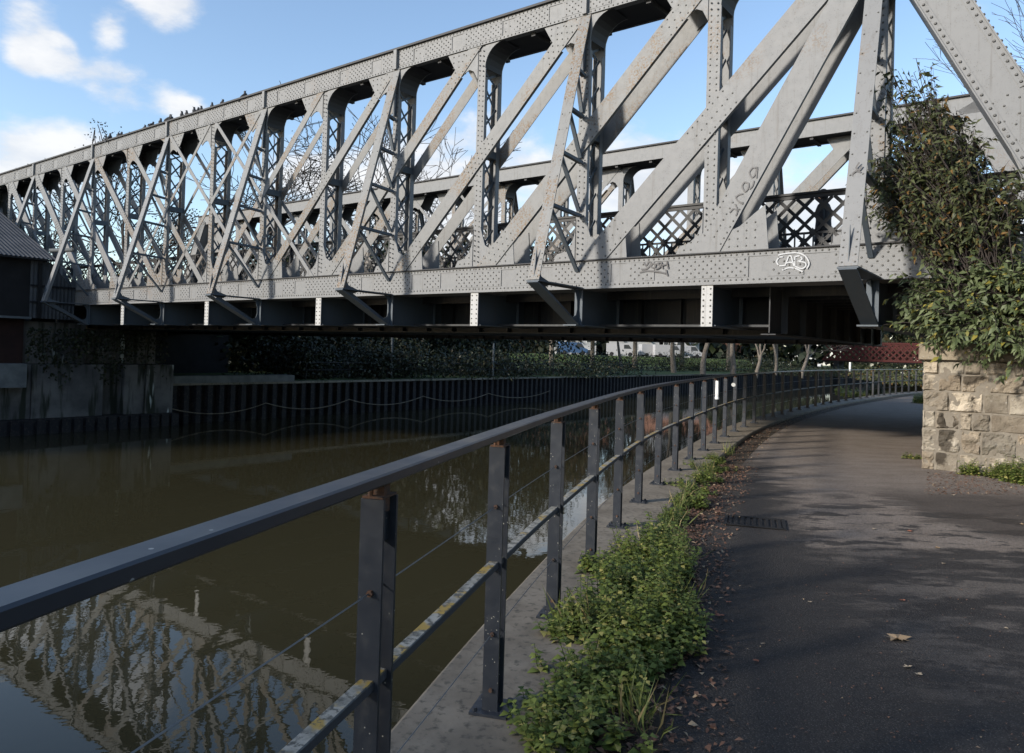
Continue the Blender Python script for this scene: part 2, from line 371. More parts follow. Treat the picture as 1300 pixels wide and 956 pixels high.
for side in (NEAR, FAR):
    riv = side == NEAR
    ua, ub_ = un(0)-.62, un(14)+.62
    # top chord: two side plates, cover plate and lattice-free soffit
    mb = MB()
    plate(mb, side, ua, ub_, TB, TT-.03, 0, .05); plate(mb, side, ua, ub_, TB, TT-.03, .95, 1.0)
    mb.cur = 2; plate(mb, side, ua, ub_, TT-.028, TT+.02, -.07, 1.07); mb.cur = 0
    mb.cur = 2; plate(mb, side, ua, ub_, TB+.012, TB+.035, .052, .948); mb.cur = 0
    plate(mb, side, ua, ub_, TB-.012, TB+.002, -.045, .1)
    plate(mb, side, ua, ub_, TB+.002, TB+.08, -.012, -.002); plate(mb, side, ua, ub_, TT-.11, TT-.032, -.012, -.002)
    for n in range(0, 15):
        if n < 14:
            plate(mb, side, un(n)-.56, un(n)+.56, TB+.084, TT-.115, -.016, -.003)
            plate(mb, side, un(n)+LP*.5-.44, un(n)+LP*.5+.44, TB+.084, TT-.115, -.014, -.003)
        if n % 2 == 0: plate(mb, side, un(n)-.05, un(n)+.05, TB+.003, TT-.03, -.09, -.0165)
        for f in (0, .5): 
            mb.cur = 2; plate(mb, side, un(n)+f*LP-.05, un(n)+f*LP+.05, TB-.08, TB+.011, .06, .94); mb.cur = 0
    if riv:
        for n in range(-1, 14):
            for k in range(27):
                u = un(n)+.05+k*.1
                if u < ua or u > ub_: continue
                mb.rivet(Q(u, ww(side,-.012), TB+.04), -W, U); mb.rivet(Q(u, ww(side,-.012), TT-.07), -W, U)
            for c0, h in ((un(n), .52), (un(n)+LP*.5, .40)):
                if n < 0: continue
                rivet_grid(mb, side, c0-h, c0+h, TB+.12, TT-.15, .07, .06, True, -.016, .013)
            rivet_grid(mb, side, un(n)+LP-.88, un(n)+LP-.62, TB+.15, TT-.17, .12, .09, True, 0, .012)
    mb.build('top_chord', M['steel'], bridge)
    # bottom chord
    mb = MB(); ua, ub_ = un(-1)-.7, un(15)+.7
    plate(mb, side, ua, ub_, BB, BT, 0, .05); plate(mb, side, ua, ub_, BB, BT, .55, .6)
    mb.cur = 2; plate(mb, side, ua, ub_, BT-.001, BT+.02, -.06, .12); mb.cur = 0; plate(mb, side, ua, ub_, BT-.001, BT+.02, .5, .66)
    plate(mb, side, ua, ub_, BB-.03, BB, -.05, .65)
    plate(mb, side, ua, ub_, BB+.002, BB+.085, -.012, -.002); plate(mb, side, ua, ub_, BT-.085, BT-.003, -.012, -.002)
    for n in range(-1, 16):
        plate(mb, side, un(n)-.72, un(n)+.62, BB+.088, BT-.088, -.017, -.003)
        if n < 15: plate(mb, side, un(n)+LP*.5-.3, un(n)+LP*.5+.28, BB+.088, BT-.088, -.014, -.003)
    if riv:
        for n in range(-1, 15):
            for k in range(27):
                u = un(n)+.05+k*.1
                mb.rivet(Q(u, ww(side,-.012), BB+.045), -W, U); mb.rivet(Q(u, ww(side,-.012), BT-.045), -W, U)
            rivet_grid(mb, side, un(n)-.66, un(n)+.58, BB+.12, BT-.13, .075, .065, True, -.017)
            rivet_grid(mb, side, un(n)+LP*.5-.24, un(n)+LP*.5+.24, BB+.13, BT-.13, .085, .07, True, -.014)
    mb.build('bottom_chord', M['steel'], bridge)

    # posts with gussets and lattice webs
    def arc(cu, cz, r, a0, a1, k=7): return [(cu+r*math.cos(a0+(a1-a0)*i/k), cz+r*math.sin(a0+(a1-a0)*i/k)) for i in range(k+1)]
    for n in range(0, 15):
        c = un(n); m_ = min(n, 14-n); hw = (.12,.12,.112,.104)[m_] if m_ < 4 else .092; mb = MB()
        s = -1 if n <= 7 else 1     # side without the top of a diagonal (right in the photo)
        for d0 in (.005, .56):
            plate(mb, side, c-hw, c+hw, BT+.021, TB-.013, d0, d0+.03)
            plate(mb, side, c-hw, c-hw+.02, BT+.6, TB-.7, d0+.031, d0+.09) if d0 < .1 else plate(mb, side, c-hw, c-hw+.02, BT+.6, TB-.7, d0-.09, d0-.001)
            plate(mb, side, c+hw-.02, c+hw, BT+.6, TB-.7, d0+.031, d0+.09) if d0 < .1 else plate(mb, side, c+hw-.02, c+hw, BT+.6, TB-.7, d0-.09, d0-.001)
        # top gusset, free side: a curve running into the chord
        R_ = .5
        def poly(pts, d0, d1):
            a = ww(side, d0); b = ww(side, d1); mb.prism([Q(pu, a, pz) for pu, pz in pts], W*(b-a))
        zt = TB-.0125
        sides_top = [s] if n not in (7,) else [1, -1]
        e = hw-.001
        pts = [(c+s*e, zt), (c+s*e, zt-R_)] + [(c+s*(e+R_-R_*math.cos(a)), zt-R_+R_*math.sin(a)) for a in [math.pi/2*i/7 for i in range(1,8)]]
        poly(pts, -.012, .008); poly(pts, .565, .585); mb.cur = 2; poly(pts[:2]+[(pu-(pu-c)*.004, pz) for pu, pz in pts[2:]], .009, .564); mb.cur = 0
        # gusset on the diagonal side
        t = -s
        pts = [(c+t*e, zt), (c+t*1.0, zt), (c+t*.80, zt-.34), (c+t*.58, zt-.58), (c+t*.46, zt-.50), (c+t*.34, zt-.46), (c+t*.22, zt-.52), (c+t*e, zt-.72)]
        for d0 in (-.012, .565): poly(pts, d0, d0+.02)
        if n == 0 :
            pts = [(c+s*e, zt), (c+s*e, zt-.9), (c+s*1.0, zt-1.0), (c+s*.75, zt)]
            poly(pts, -.012, .008)
        # bottom gussets
        zb = BT+.0205; R2 = .62
        pts = [(c+t*e, zb), (c+t*e, zb+R2+.2)] + [(c+t*(e+.42*(1-math.cos(a))), zb+.15+(R2-.1)*(1-math.sin(a))) for a in [math.pi/2*i/7 for i in range(1,8)]] + [(c+t*(e+.5), zb)]
        for d0 in (-.012, .565): poly(pts, d0, d0+.02)
        pts = [(c+s*e, zb), (c+s*1.05, zb), (c+s*.98, zb+.75), (c+s*.80, zb+.62), (c+s*.55, zb+.42), (c+s*.40, zb+.36), (c+s*.24, zb+.45), (c+s*e, zb+.85)]
        if n in (7,): pts = [(c+s*e, zb), (c+s*.75, zb), (c+s*.6, zb+.55), (c+s*.4, zb+.36), (c+s*.24, zb+.42), (c+s*e, zb+.8)]
        for d0 in (-.012, .565): poly(pts, d0, d0+.02)
        if riv:
            nrm = -W
            z = BT+.12
            while z < TB-.05:
                for du in (-hw*.5, hw*.5): mb.rivet(Q(c+du, ww(side, -.0125 if (z < BT+.8 or z > TB-.6) else .005), z+(.03 if du > 0 else 0)), nrm, U, .014)
                z += .11
            if n <= 9:
                for k in range(26):
                    for (pu, pz, t_) in ((c+s*rnd.uniform(.2,.9), 0, 0),):
                        pass
                for i in range(5):
                    for j in range(4):
                        a, b = .22+i*.15, .08+j*.13
                        if b < .3 or b < a*.75: mb.rivet(Q(c+s*a, ww(side,-.012), zb+b), nrm, U, .014)
                        if b < .28 or b < a*.6: mb.rivet(Q(c+t*a, ww(side,-.012), zt-b), nrm, U, .014)
                    if i < 3:
                        for j in range(4):
                            if j < 4-i*1.4: mb.rivet(Q(c+t*(.2+i*.13), ww(side,-.012), zb+.07+j*.13), nrm, U, .014)
        po = mb.build('post', M['steel_lich'] if n in (6,7,8,9) else M['steel'], bridge)
        # lattice web of the post
        lb = MB(); z = BT+.35; st = .54; da, db = .10, .50
        while z < TB-.62:
            z2 = min(z+st, TB-.5)
            for (p0, p1, off) in ((da, db, -.012), (db, da, .012)):
                lb.bar(Q(c+off, ww(side,p0), z), Q(c+off, ww(side,p1), z2), W, .028, .005) if False else \
                lb.bar(Q(c+off, ww(side,p0-.03), z), Q(c+off, ww(side,p1+.03 if p1 > p0 else p1-.03), z2), U.cross((Q(0,ww(side,p1),z2)-Q(0,ww(side,p0),z)).normalized()), .024, .005)
            z = z2
        for zz in (BT+2.45,): plate(lb, side, c-.10, c+.10, zz, zz+.16, .04, .555)
        lb.build('lattice', M['steel_shade'], po)

    # diagonals, each a pair of flat bars
    DG = [(1,0,.44),(2,0,.44),(3,1,.37),(4,2,.31),(5,3,.27),(6,4,.23),(7,5,.19),(8,6,.12),(9,7,.11)]
    DG += [(14-a, 14-b, w_) for a, b, w_ in DG]
    for a, b, wd in DG:
        mb = MB(); zb_, zt_ = BT+.02, TB-.0
        if abs(a-b) == 1: pa, pb = (un(a), BT+.10), (un(b), TB-.05)
        else: pa, pb = (un(a), 3.02), (un(b), 8.35)
        dv = Vector((pb[0]-pa[0], pb[1]-pa[1])).normalized(); nv = Vector((-dv.y, dv.x))
        dn = (dv.x*U + dv.y*Zv)
        # cut by chord faces
        def clip(zc, off): # point on the edge line at height zc
            base = Vector(pa) + nv*off; tt_ = (zc-base.y)/dv.y; return base + dv*tt_
        hw = wd/2
        for d0 in ((-.034 if riv and abs(a-b)==2 and wd > .3 else -.030), .585):
            P = [clip(BT+.0215, -hw), clip(BT+.0215, hw), clip(TB-.0125, hw), clip(TB-.0125, -hw)]
            A_ = ww(side, d0); B_ = ww(side, d0+.016)
            mb.prism([Q(p.x, A_, p.y) for p in P], W*(B_-A_))
        # inner angle lips
        for off in (-hw+.012, hw-.012):
            for d0, d1 in ((-.013, .045),):
                if wd < .2: continue
                P = [clip(BT+.6, off-.011), clip(BT+.6, off+.011), clip(TB-.6, off+.011), clip(TB-.6, off-.011)]
                A_ = ww(side, d0); B_ = ww(side, d1); mb.prism([Q(p.x, A_, p.y) for p in P], W*(B_-A_))
        if riv and wd > .2:
            for off in (-hw+.05, 0, hw-.05) if wd > .3 else (-hw+.05, hw-.05):
                for seg in ((0.03, 0.17), (.44, .56), (.83, .97)):
                    if abs(a-b) == 1 and seg[0] == .44: continue
                    for k in range(8):
                        f = seg[0] + (seg[1]-seg[0])*k/7 + (.01 if off == 0 else 0)
                        p = Vector(pa).lerp(Vector(pb), f) + nv*off
                        if BT+.06 < p.y < TB-.04: mb.rivet(Q(p.x, ww(side,-.034 if wd>.3 and abs(a-b)==2 else -.03), p.y), -W, U, .014)
        mb.build('diagonal', M['steel_lich'] if (a,b) in ((4,2),(5,3),(6,4),(7,5),(3,1),(9,7),(8,6),(7,9),(8,10)) else M['steel'], bridge)

    # inclined end posts
    for (nt, nb) in ((0,-1),(14,15)):
        mb = MB(); sgn = 1 if nb > nt else -1
        pt, pb = Vector((un(nt)-sgn*(-.06), TT-.25)), Vector((un(nb), BT+.05))
        dv = (pb-pt).normalized(); nv = Vector((-dv.y, dv.x)); 
        if nv.y < 0: nv = -nv
        def ep(f, off): return pt.lerp(pb, f) + nv*off
        hb = .30
        def pl(pts, d0, d1):
            A_ = ww(side, d0); B_ = ww(side, d1); mb.prism([Q(p.x, A_, p.y) for p in pts], W*(B_-A_))
        body = [ep(0,-hb), ep(0,hb), ep(.62,hb), ep(.72,hb+.03), ep(.80,hb+.10), ep(.87,hb+.25), ep(.93,hb+.5), ep(.96,hb+.8), Vector((un(nb)+sgn*1.2, BT+.021)), Vector((un(nb)-sgn*.75, BT+.021)), ep(.86,-hb-.06), ep(.75,-hb)]
        pl(body, -.02, .0); pl(body, .98, 1.0)
        pl([ep(0,hb-.02), ep(0,hb), ep(.62,hb), ep(.62,hb-.02)], -.06, 1.04)
        pl([ep(0,-hb), ep(0,-hb+.02), ep(.8,-hb+.02), ep(.8,-hb)], -.06, 1.04)
        pl([ep(0,-hb+.021), ep(0,-hb+.12), ep(.85,-hb+.12), ep(.85,-hb+.021)], -.032, -.021)
        pl([ep(0,hb-.12), ep(0,hb-.021), ep(.62,hb-.021), ep(.62,hb-.12)], -.032, -.021)
        if riv:
            for k in range(44):
                f = .02+k*.021
                if f < .86: mb.rivet(Q(*(lambda p: (p.x, ww(side,-.032), p.y))(ep(f,-hb+.07))), -W, U, .019, .015)
                off = hb if f < .62 else hb + (.0 if f < .66 else (f-.62)**2*8)
                if f < .9: mb.rivet(Q(*(lambda p: (p.x, ww(side,-.032 if f < .62 else -.02), p.y))(ep(f, off-.07))), -W, U, .019, .015)
                if f < .62:
                    mb.rivet(Q(*(lambda p: (p.x, ww(side,-.04), p.y))(ep(f+.01, hb))), dvn(nv) if False else (nv.x*U+nv.y*Zv), W, .019, .015)
            for k in range(30):
                p = ep(.70+.27*rnd.random(), 0)
            for i in range(5):
                for j in range(7):
                    p = ep(.62+.055*j+(i%2)*.02, -.18+i*.1); mb.rivet(Q(p.x, ww(side,-.02), p.y), -W, U, .014)
        mb.build('end_post', M['steel'], bridge)

    # outrigger rakers with ladder bracing and bracket, on even panel points
    S_ = 1.51
    for n in range(0, 15, 2):
        c = un(n); mb = MB(); hw = .125
        def rk(f, out=0.): # point up the raker, f=0 foot
            z = BB+.02+(TB-BB-.03)*f; d = -S_*(1-f) - .02; return d, z
        d0, z0 = rk(0); d1, z1 = rk(1)
        A = Q(c, ww(side,d0), z0); B = Q(c, ww(side,d1), z1)
        mb.bar(A, B, U, hw, .009)
        dirv = (B-A).normalized(); inn = U.cross(dirv); 
        if inn.dot(W)*sg(side) < 0: inn = -inn
        for du in (-.035, .035):
            mb.bar(A+inn*.06+U*du, B+inn*.06+U*du, U, .008, .05)
        if riv:
            for k in range(50):
                p = A.lerp(B, .01+k*.0199)
                for du in (-.085, .085):
                    if n <= 8 and (k < 5 or k % 3 == 0) : mb.rivet(p - inn*.009 + U*du, -inn, U, .012, .008)
        ra = mb.build('raker', M['steel_lich'] if n in (2,4,6) else M['steel'], bridge)
        bb_ = MB(); lv = [(7.02),(6.2),(5.3),(4.25)]
        def rz(z): return ww(side, -S_*(1-(z-BB-.02)/(TB-BB-.03)) - .02 + .1)
        pw = ww(side, -.03)
        for z in lv: bb_.bar(Q(c, rz(z), z), Q(c, pw, z-.05), U, .045, .03)
        for i, z in enumerate([8.0]+lv):
            zn = (lv+[BT-.25])[i]
            bb_.bar(Q(c+.03, rz(z), z-.04), Q(c+.03, pw, zn+.05), U, .04, .02)
        bb_.build('bracing', M['steel_shade'], ra)
        # bracket under the raker
        mb = MB(); hw2 = .14
        fw = ww(side, -S_-.05)
        mb.bar(Q(c, fw, BB+.0), Q(c, ww(side,-.07), BB-.015), U, hw2, .012)
        mb.bar(Q(c, fw, BB-.02), Q(c, ww(side,-.15), GB+.02), U, .12, .012)
        mb.bar(Q(c, ww(side,-.30), GB+.0), Q(c, ww(side,.0), GB-.012), U, .15, .012)
        # web with concave cut-outs
        def poly2(pts, cu, t=.012): mb.prism([Q(cu-t/2, ww(side,d), z) for d, z in pts], U*t)
        poly2([(-.001,BB-.04),(-.20,BB-.03),(-.10,BB-.12),(-.055,BB-.25),(-.05,GB+.32),(-.09,GB+.20),(-.2,GB+.15),(-.34,GB+.16),(-.1,GB+.01),(-.001,GB+.01)], c)
        poly2([(-S_-.02,BB+.015),(-S_+.05,BB+.60),(-S_+.10,BB+.30),(-S_+.22,BB+.10),(-S_+.5,BB+.015)], c)
        poly2([(-S_+.05,BB-.012),(-S_+.5,BB-.03),(-S_+.30,BB-.10)], c)
        mb.bar(Q(c, ww(side,-S_*.86), BB-.05), Q(c, ww(side,-.12), GB+.07), U, .012, .04)
        if riv and n <= 6:
            for du in (-.08, 0, .08):
                for k in range(3): mb.rivet(Q(c+du, ww(side,-.05-k*.09), GB-.024), -Zv, U, .014)
        mb.build('bracket', M['steel_shade'], bridge)

# cross girders with end plates
for n in range(0, 16):
    c = un(n); mb = MB()
    mb.ub(c-.012, c+.012, 12.53, 24.07, GB+.02, BB-.03)
    mb.ub(c-.15, c+.15, 12.53, 24.07, GB, GB+.02)
    mb.ub(c-.09, c+.09, 12.505, 12.53, GB, BB-.03); mb.ub(c-.09, c+.09, 24.07, 24.1, GB, BB-.03)
    for k in range(1, 8): mb.ub(c-.08, c+.08, 12.6+k*1.4, 12.62+k*1.4, GB+.021, BB-.031)
    mb.build('cross_girder', M['steel_shade'], bridge)
    if n % 2 == 1:
        mb = MB(); mb.ub(c-.105, c+.105, 12.48, 12.503, GB-.01, BB-.032)
        for k in range(7):
            for du in (-.065, .065): mb.rivet(Q(c+du, 12.48, GB+.05+k*.1), -W, U, .015)
        tag(mb.build('end_plate', M['steel_pale'], bridge), 'pale riveted end plate under the chord')
# longitudinal girders, soffit and deck
for w0, w1 in ((14.3,14.32),(21.98,22.0)):
    mb = MB(); ua, ub_ = 4.35, 43.0
    mb.ub(ua, ub_, w0, w1, 1.95, BB-.04); mb.ub(ua, ub_, w0-.14, w1+.14, 1.93, 1.949)
    u = ua+.4; 
    while u < ub_:
        mb.ub(u-.006, u+.006, w0-.12, w0-.001, 1.951, BB-.041); mb.ub(u-.06, u+.06, w0-.012, w0-.0015, 1.952, BB-.042); u += LP/3
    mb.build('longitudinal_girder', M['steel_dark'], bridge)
mb = MB(); mb.ub(4.32, 4.34, 13.0, 22.1, 1.95, BB-.04); mb.ub(4.2, 4.46, 12.95, 22.15, 1.91, 1.928)
for k in range(8): mb.ub(4.2, 4.319, 13.6+k*1.1, 13.62+k*1.1, 1.951, BB-.05)
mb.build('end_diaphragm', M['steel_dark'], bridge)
mb = MB(); mb.ub(-1.2, 43.4, 13.2, 23.4, 2.80, 3.12)
for k in range(12): mb.ub(-1.2, 43.2, 13.6+k*.76, 13.68+k*.76, 2.62, 2.799)
mb.ub(4.36, 43, 13.3, 21.9, 2.06, 2.10)
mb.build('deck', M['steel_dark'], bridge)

# parapets of riveted lattice
def parapet(w, ua, ub_, z0, z1, zr, rose_to):
    top = MB(); top.ub(ua, ub_, w-.05, w+.05, z1, z1+.04); top.ub(ua, ub_, w-.02, w+.02, z1-.07, z1-.001); top.ub(ua, ub_, w-.03, w+.03, z0-.04, z0)
    pr = top.build('parapet', M['parapet'], bridge)
    la = MB(); sp = .326; h = z1-.07-z0; u = ua
    while u < ub_:
        for s, dw in ((1,-.008),(-1,.008)):
            a, b = (u, u+h) if s == 1 else (u+h, u)
            if max(a,b) > ub_: continue
            la.bar(Q(a, w+dw, z0), Q(b, w+dw, z0+h), W.cross((Q(b,0,h)-Q(a,0,0)).normalized()), .031, .004)
        u += sp
    # rosettes at the crossings
    u = ua; k = 0
    while u < ub_:
        for j in range(1, 5):
            zc = z0 + j*sp/2 + (h % (sp/2))*0
            uc = u + (sp/2 if j % 2 else 0)
            if zc > z1-.09 or uc > rose_to: continue
            pts = [Q(uc + (.075 if i % 2 == 0 else .044)*math.cos(math.pi*i/8), w-.02, zc + (.075 if i % 2 == 0 else .044)*math.sin(math.pi*i/8)) for i in range(16)]
            la.prism(pts, W*.04)
        u += sp
    la.build('lattice', M['parapet'], pr)
    pk = MB(); pk.ub(ua, ub_, w+.02, w+.05, zr-.02, zr+.02); u = ua
    while u < ub_:
        pk.ub(u-.012, u+.012, w+.024, w+.046, z0, zr-.021); u += .163
    for n in range(-1, 15): pk.ub(un(n)+.6, un(n)+.66, w-.06, w+.06, z0, z1-.001)
    pk.build('pickets', M['parapet'], pr)
parapet(14.0, -2.6, 40, 3.16, 4.50, 3.80, 20)
parapet(21.9, -2.6, 40, 3.16, 4.50, 3.80, 30)
mb = MB()  # bearings on the abutment ledges
for w in (12.8, 23.8):
    for u in (un(-1), un(15)): mb.ub(u-.35, u+.35, w-.3, w+.3, 1.82, BB-.032); mb.ub(u-.5, u+.5, w-.38, w+.38, 1.795, 1.819)
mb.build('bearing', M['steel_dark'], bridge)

# graffiti, as strokes of paint on the steel
def strokes(name, px, w, material, width, label):
    mb = MB()
    for line in px:
        P = [on_w(x, y, w) for x, y in line]
        # smooth
        Q_ = []
        for i in range(len(P)-1):
            p0, p1, p2, p3 = P[max(i-1,0)], P[i], P[i+1], P[min(i+2,len(P)-1)]
            for k in range(6):
                t = k/6; Q_.append(.5*((2*p1)+(-p0+p2)*t+(2*p0-5*p1+4*p2-p3)*t*t+(-p0+3*p1-3*p2+p3)*t*t*t))
        Q_.append(P[-1]); n = len(Q_); vs = []
        for i, p in enumerate(Q_):
            d = (Q_[min(i+1,n-1)]-Q_[max(i-1,0)]).normalized(); s = d.cross(W).normalized()*width/2
            vs += [p+s, p-s, p+s+W*.0015, p-s+W*.0015]
        fs = []
        for i in range(n-1):
            a, b = i*4, i*4+4; fs += [(a,a+1,b+1,b),(a+2,b+2,b+3,a+3)]
        mb.add(vs, fs)
    o = mb.build(name, material, bridge, recalc=False); tag(o, label); return o
strokes('graffiti', [
  [(994,326),(989,327),(986,332),(989,337),(996,337)], [(996,338),(999,331),(1001,326),(1004,325),(1006,331),(1008,338)], [(998,334),(1003,333),(1007,334)],
  [(1009,326),(1009,338)], [(1009,326),(1015,325),(1018,329),(1012,332)], [(1012,332),(1021,333),(1023,337),(1018,341),(1009,338)],
  [(993,343),(1001,340),(1010,341),(1019,345)], [(988,324),(996,322),(1012,321),(1022,325),(1027,334),(1024,341)]], 12.472, M['spray_white'], .022, 'white bubble tag on the lower chord')
strokes('graffiti', [
  [(817,333),(820,337),(824,332),(826,335),(821,341),(814,342)], [(829,334),(826,338),(830,340),(832,336),(829,334)], [(838,333),(834,335),(838,338),(834,341),(831,341)],
  [(839,332),(841,341)], [(846,331),(848,341)], [(839,337),(848,335)], [(812,346),(822,344),(836,345),(845,347)], [(845,342),(847,350)]], 12.472, M['spray_black'], .028, 'black scrawled name on the lower chord')
strokes('graffiti', [
  [(959,213),(955,213),(951,219),(954,225),(958,222),(961,212),(960,226)], [(957,229),(955,236),(951,240)], [(945,231),(942,236),(945,243),(949,240),(950,233),(945,231)],
  [(943,246),(938,247),(934,251),(938,256),(943,257)], [(933,259),(936,267),(934,274)], [(926,270),(931,265),(937,268)]], 12.455, M['spray_black'], .024, 'thin black looping scrawl up a diagonal')
strokes('graffiti', [
  [(1091,206),(1087,213),(1091,216),(1094,210)], [(1093,219),(1087,217),(1082,222),(1087,228),(1092,224)], [(1079,232),(1083,228),(1087,231),(1083,236),(1079,232)], [(1080,243),(1079,238),(1085,238),(1087,243),(1083,246),(1080,243)],
  [(1078,250),(1088,252)], [(1084,252),(1082,263),(1084,272)], [(1076,262),(1082,256),(1088,259)], [(1077,269),(1086,268)]], 11.33, M['spray_black'], .022, 'black scrawl down the nearest raker')
strokes('graffiti', [
  [(1171,321),(1174,331),(1178,323),(1182,331),(1185,320)], [(1187,331),(1190,321),(1194,331)], [(1188,327),(1193,327)], [(1203,321),(1198,323),(1203,327),(1198,331)], [(1207,321),(1207,331)], [(1214,320),(1214,331)], [(1207,326),(1214,326)],
  [(1219,331),(1222,320),(1226,331)], [(1233,320),(1229,326),(1235,331)]], 12.472, M['spray_black'], .02, 'black lettering beside the bush')

# ================================================================== RIVER, BANKS, PATH
ZW = -2.0
tab = [(-70,24),(-50,22),(-25,18.5),(-12,7),(-6,1.7),(-3,.25),(-1,.53),(.364,1.085),(1.354,1.48),(3.55,2.37),(7.13,3.66),(11.2,4.76),(15.6,5.76),(20.7,6.5),(27,7.0),(33.6,7.12),(39.5,7.1),(43.5,6.75),(50,5.5),(60,2.6),(80,-4),(120,-18)]
def edge_u(w):
    for i in range(len(tab)-1):
        if tab[i][0] <= w <= tab[i+1][0]: break
    w0,u0_ = tab[i]; w1,u1_ = tab[i+1]
    def sl(j):
        if j == 0: return (tab[1][1]-tab[0][1])/(tab[1][0]-tab[0][0])
        if j == len(tab)-1: return (tab[-1][1]-tab[-2][1])/(tab[-1][0]-tab[-2][0])
        a = (tab[j][1]-tab[j-1][1])/(tab[j][0]-tab[j-1][0]); b = (tab[j+1][1]-tab[j][1])/(tab[j+1][0]-tab[j][0]); return (a+b)/2
    h = w1-w0; t = (w-w0)/h; a, b = sl(i)*h, sl(i+1)*h
    return (2*t**3-3*t**2+1)*u0_+(t**3-2*t**2+t)*a+(-2*t**3+3*t**2)*u1_+(t**3-t**2)*b
line = []   # the railing line, with tangent and normal to the path side
w = -30.
while w < 78:
    line.append(Q(edge_u(w), w, 0)); w += .2
def normal(i):
    d = (line[min(i+1,len(line)-1)]-line[max(i-1,0)]).normalized(); return Vector((d.y, -d.x, 0))
NL = [normal(i) for i in range(len(line))]
def ribbon(name, offs, material, ww_=None):
    """sheet along the railing line through (offset, z) pairs"""
    mb = MB(); n = len(line); k = len(offs)
    vs = [line[i]+NL[i]*o + Zv*z for i in range(n) for o, z in offs]
    mb.add(vs, [(i*k+j, i*k+j+1, (i+1)*k+j+1, (i+1)*k+j) for i in range(n-1) for j in range(k-1)])
    return mb.build(name, material, recalc=False)
# near bank
tag(ribbon('quay_wall', [(-.30,-.02),(-.28,0.0),(-.28,-.001),(-.30,-2.8)][1:], M['quay']), kind='structure')
ks = ribbon('kerb_strip', [(-.34,-.3),(-.34,-.015),(-.32,0.0),(.33,0.0),(.35,-.012),(.355,-.16)], M['concrete']); tag(ks, kind='structure')
tag(ribbon('path', [(.70,-.052),(1.2,-.05),(2.2,-.045),(3.4,-.045),(6.9,-.045)], M['asphalt']), kind='structure')
mb = MB(); n = len(line); vs = [line[i]+NL[i]*.34+Zv*-.058 for i in range(n)] + [line[i]+NL[i]*(60 if line[i].dot(W) < 50 else 40)+Zv*-.058 for i in range(n)]
mb.add(vs, [(i, i+n, i+n+1, i+1) for i in range(n-1)]); tag(mb.build('ground', M['soil'], recalc=False), kind='structure')
# far bank land and water
mb = MB(); mb.add([Q(30.6,-80,-.25),Q(300,-80,-.25),Q(300,260,-.25),Q(30.6,260,-.25)], [(0,1,2,3)]); tag(mb.build('far_bank_ground', M['grass'], recalc=False), kind='structure')
mb = MB(); mb.add([Q(-60,150,-.2),Q(31,150,-.2),Q(31,420,-.2),Q(-60,420,-.2)], [(0,1,2,3)]); tag(mb.build('distant_ground', M['grass'], recalc=False), kind='structure')
mb = MB(); mb.add([Q(-80,-120,-2.7),Q(60,-120,-2.7),Q(60,300,-2.7),Q(-80,300,-2.7)], [(0,1,2,3)]); tag(mb.build('river_bed', M['soil'], recalc=False), kind='structure')
mb = MB(); mb.add([Q(-40,-100,ZW),Q(34,-100,ZW),Q(34,152,ZW),Q(-40,152,ZW)], [(0,1,2,3)]); tag(mb.build('river_water', M['water'], recalc=False), kind='structure')

# railing -----------------------------------------------------------
arc = [0.]
for i in range(1, len(line)): arc.append(arc[-1]+(line[i]-line[i-1]).length)
def at_arc(s):
    import bisect
    i = max(1, min(len(arc)-1, bisect.bisect_left(arc, s))); t = (s-arc[i-1])/(arc[i]-arc[i-1])
    return line[i-1].lerp(line[i], t), NL[i-1].lerp(NL[i], t).normalized()
sA = min(range(len(line)), key=lambda i: (line[i]-Vector((-.354,1.973,0))).length); sA = arc[sA]
rail = thing('riverside_railing', (0.264,4.26,0), 'dark blue grey metal railing curving along the river edge of the path', 'railing')
def sweep(offs, s0, s1, st=.15):
    mb = MB(); s = s0; k = len(offs); rows = 0; vs = []
    while s < s1:
        p, nn = at_arc(s); vs += [p+nn*o+Zv*z for o, z in offs]; rows += 1; s += st
    fs = [(i*k+j, i*k+(j+1)%k, (i+1)*k+(j+1)%k, (i+1)*k+j) for i in range(rows-1) for j in range(k)]
    fs += [tuple(range(k-1,-1,-1)), tuple((rows-1)*k+j for j in range(k))]
    mb.add(vs, fs); return mb
s0, s1 = sA-1.18*4-.5, sA+1.18*46
def rrect(hw, z0, z1, b=.004): return [(-hw,z0+b),(-hw+b,z0),(hw-b,z0),(hw,z0+b),(hw,z1-b),(hw-b,z1),(-hw+b,z1),(-hw,z1-b)]
sweep(rrect(.037,1.138,1.17,.005), s0, s1).build('handrail', M['handrail'], rail)
sweep(rrect(.021,.600,.628,.003), s0, s1).build('mid_rail', M['midrail'], rail)
for z in (.855, .33):
    a = sweep([(.0025*math.cos(t)+.002, z+.0025*math.sin(t)) for t in (0,1.57,3.14,4.71)], s0, s1, .3); a.build('wire', M['wire'], rail)
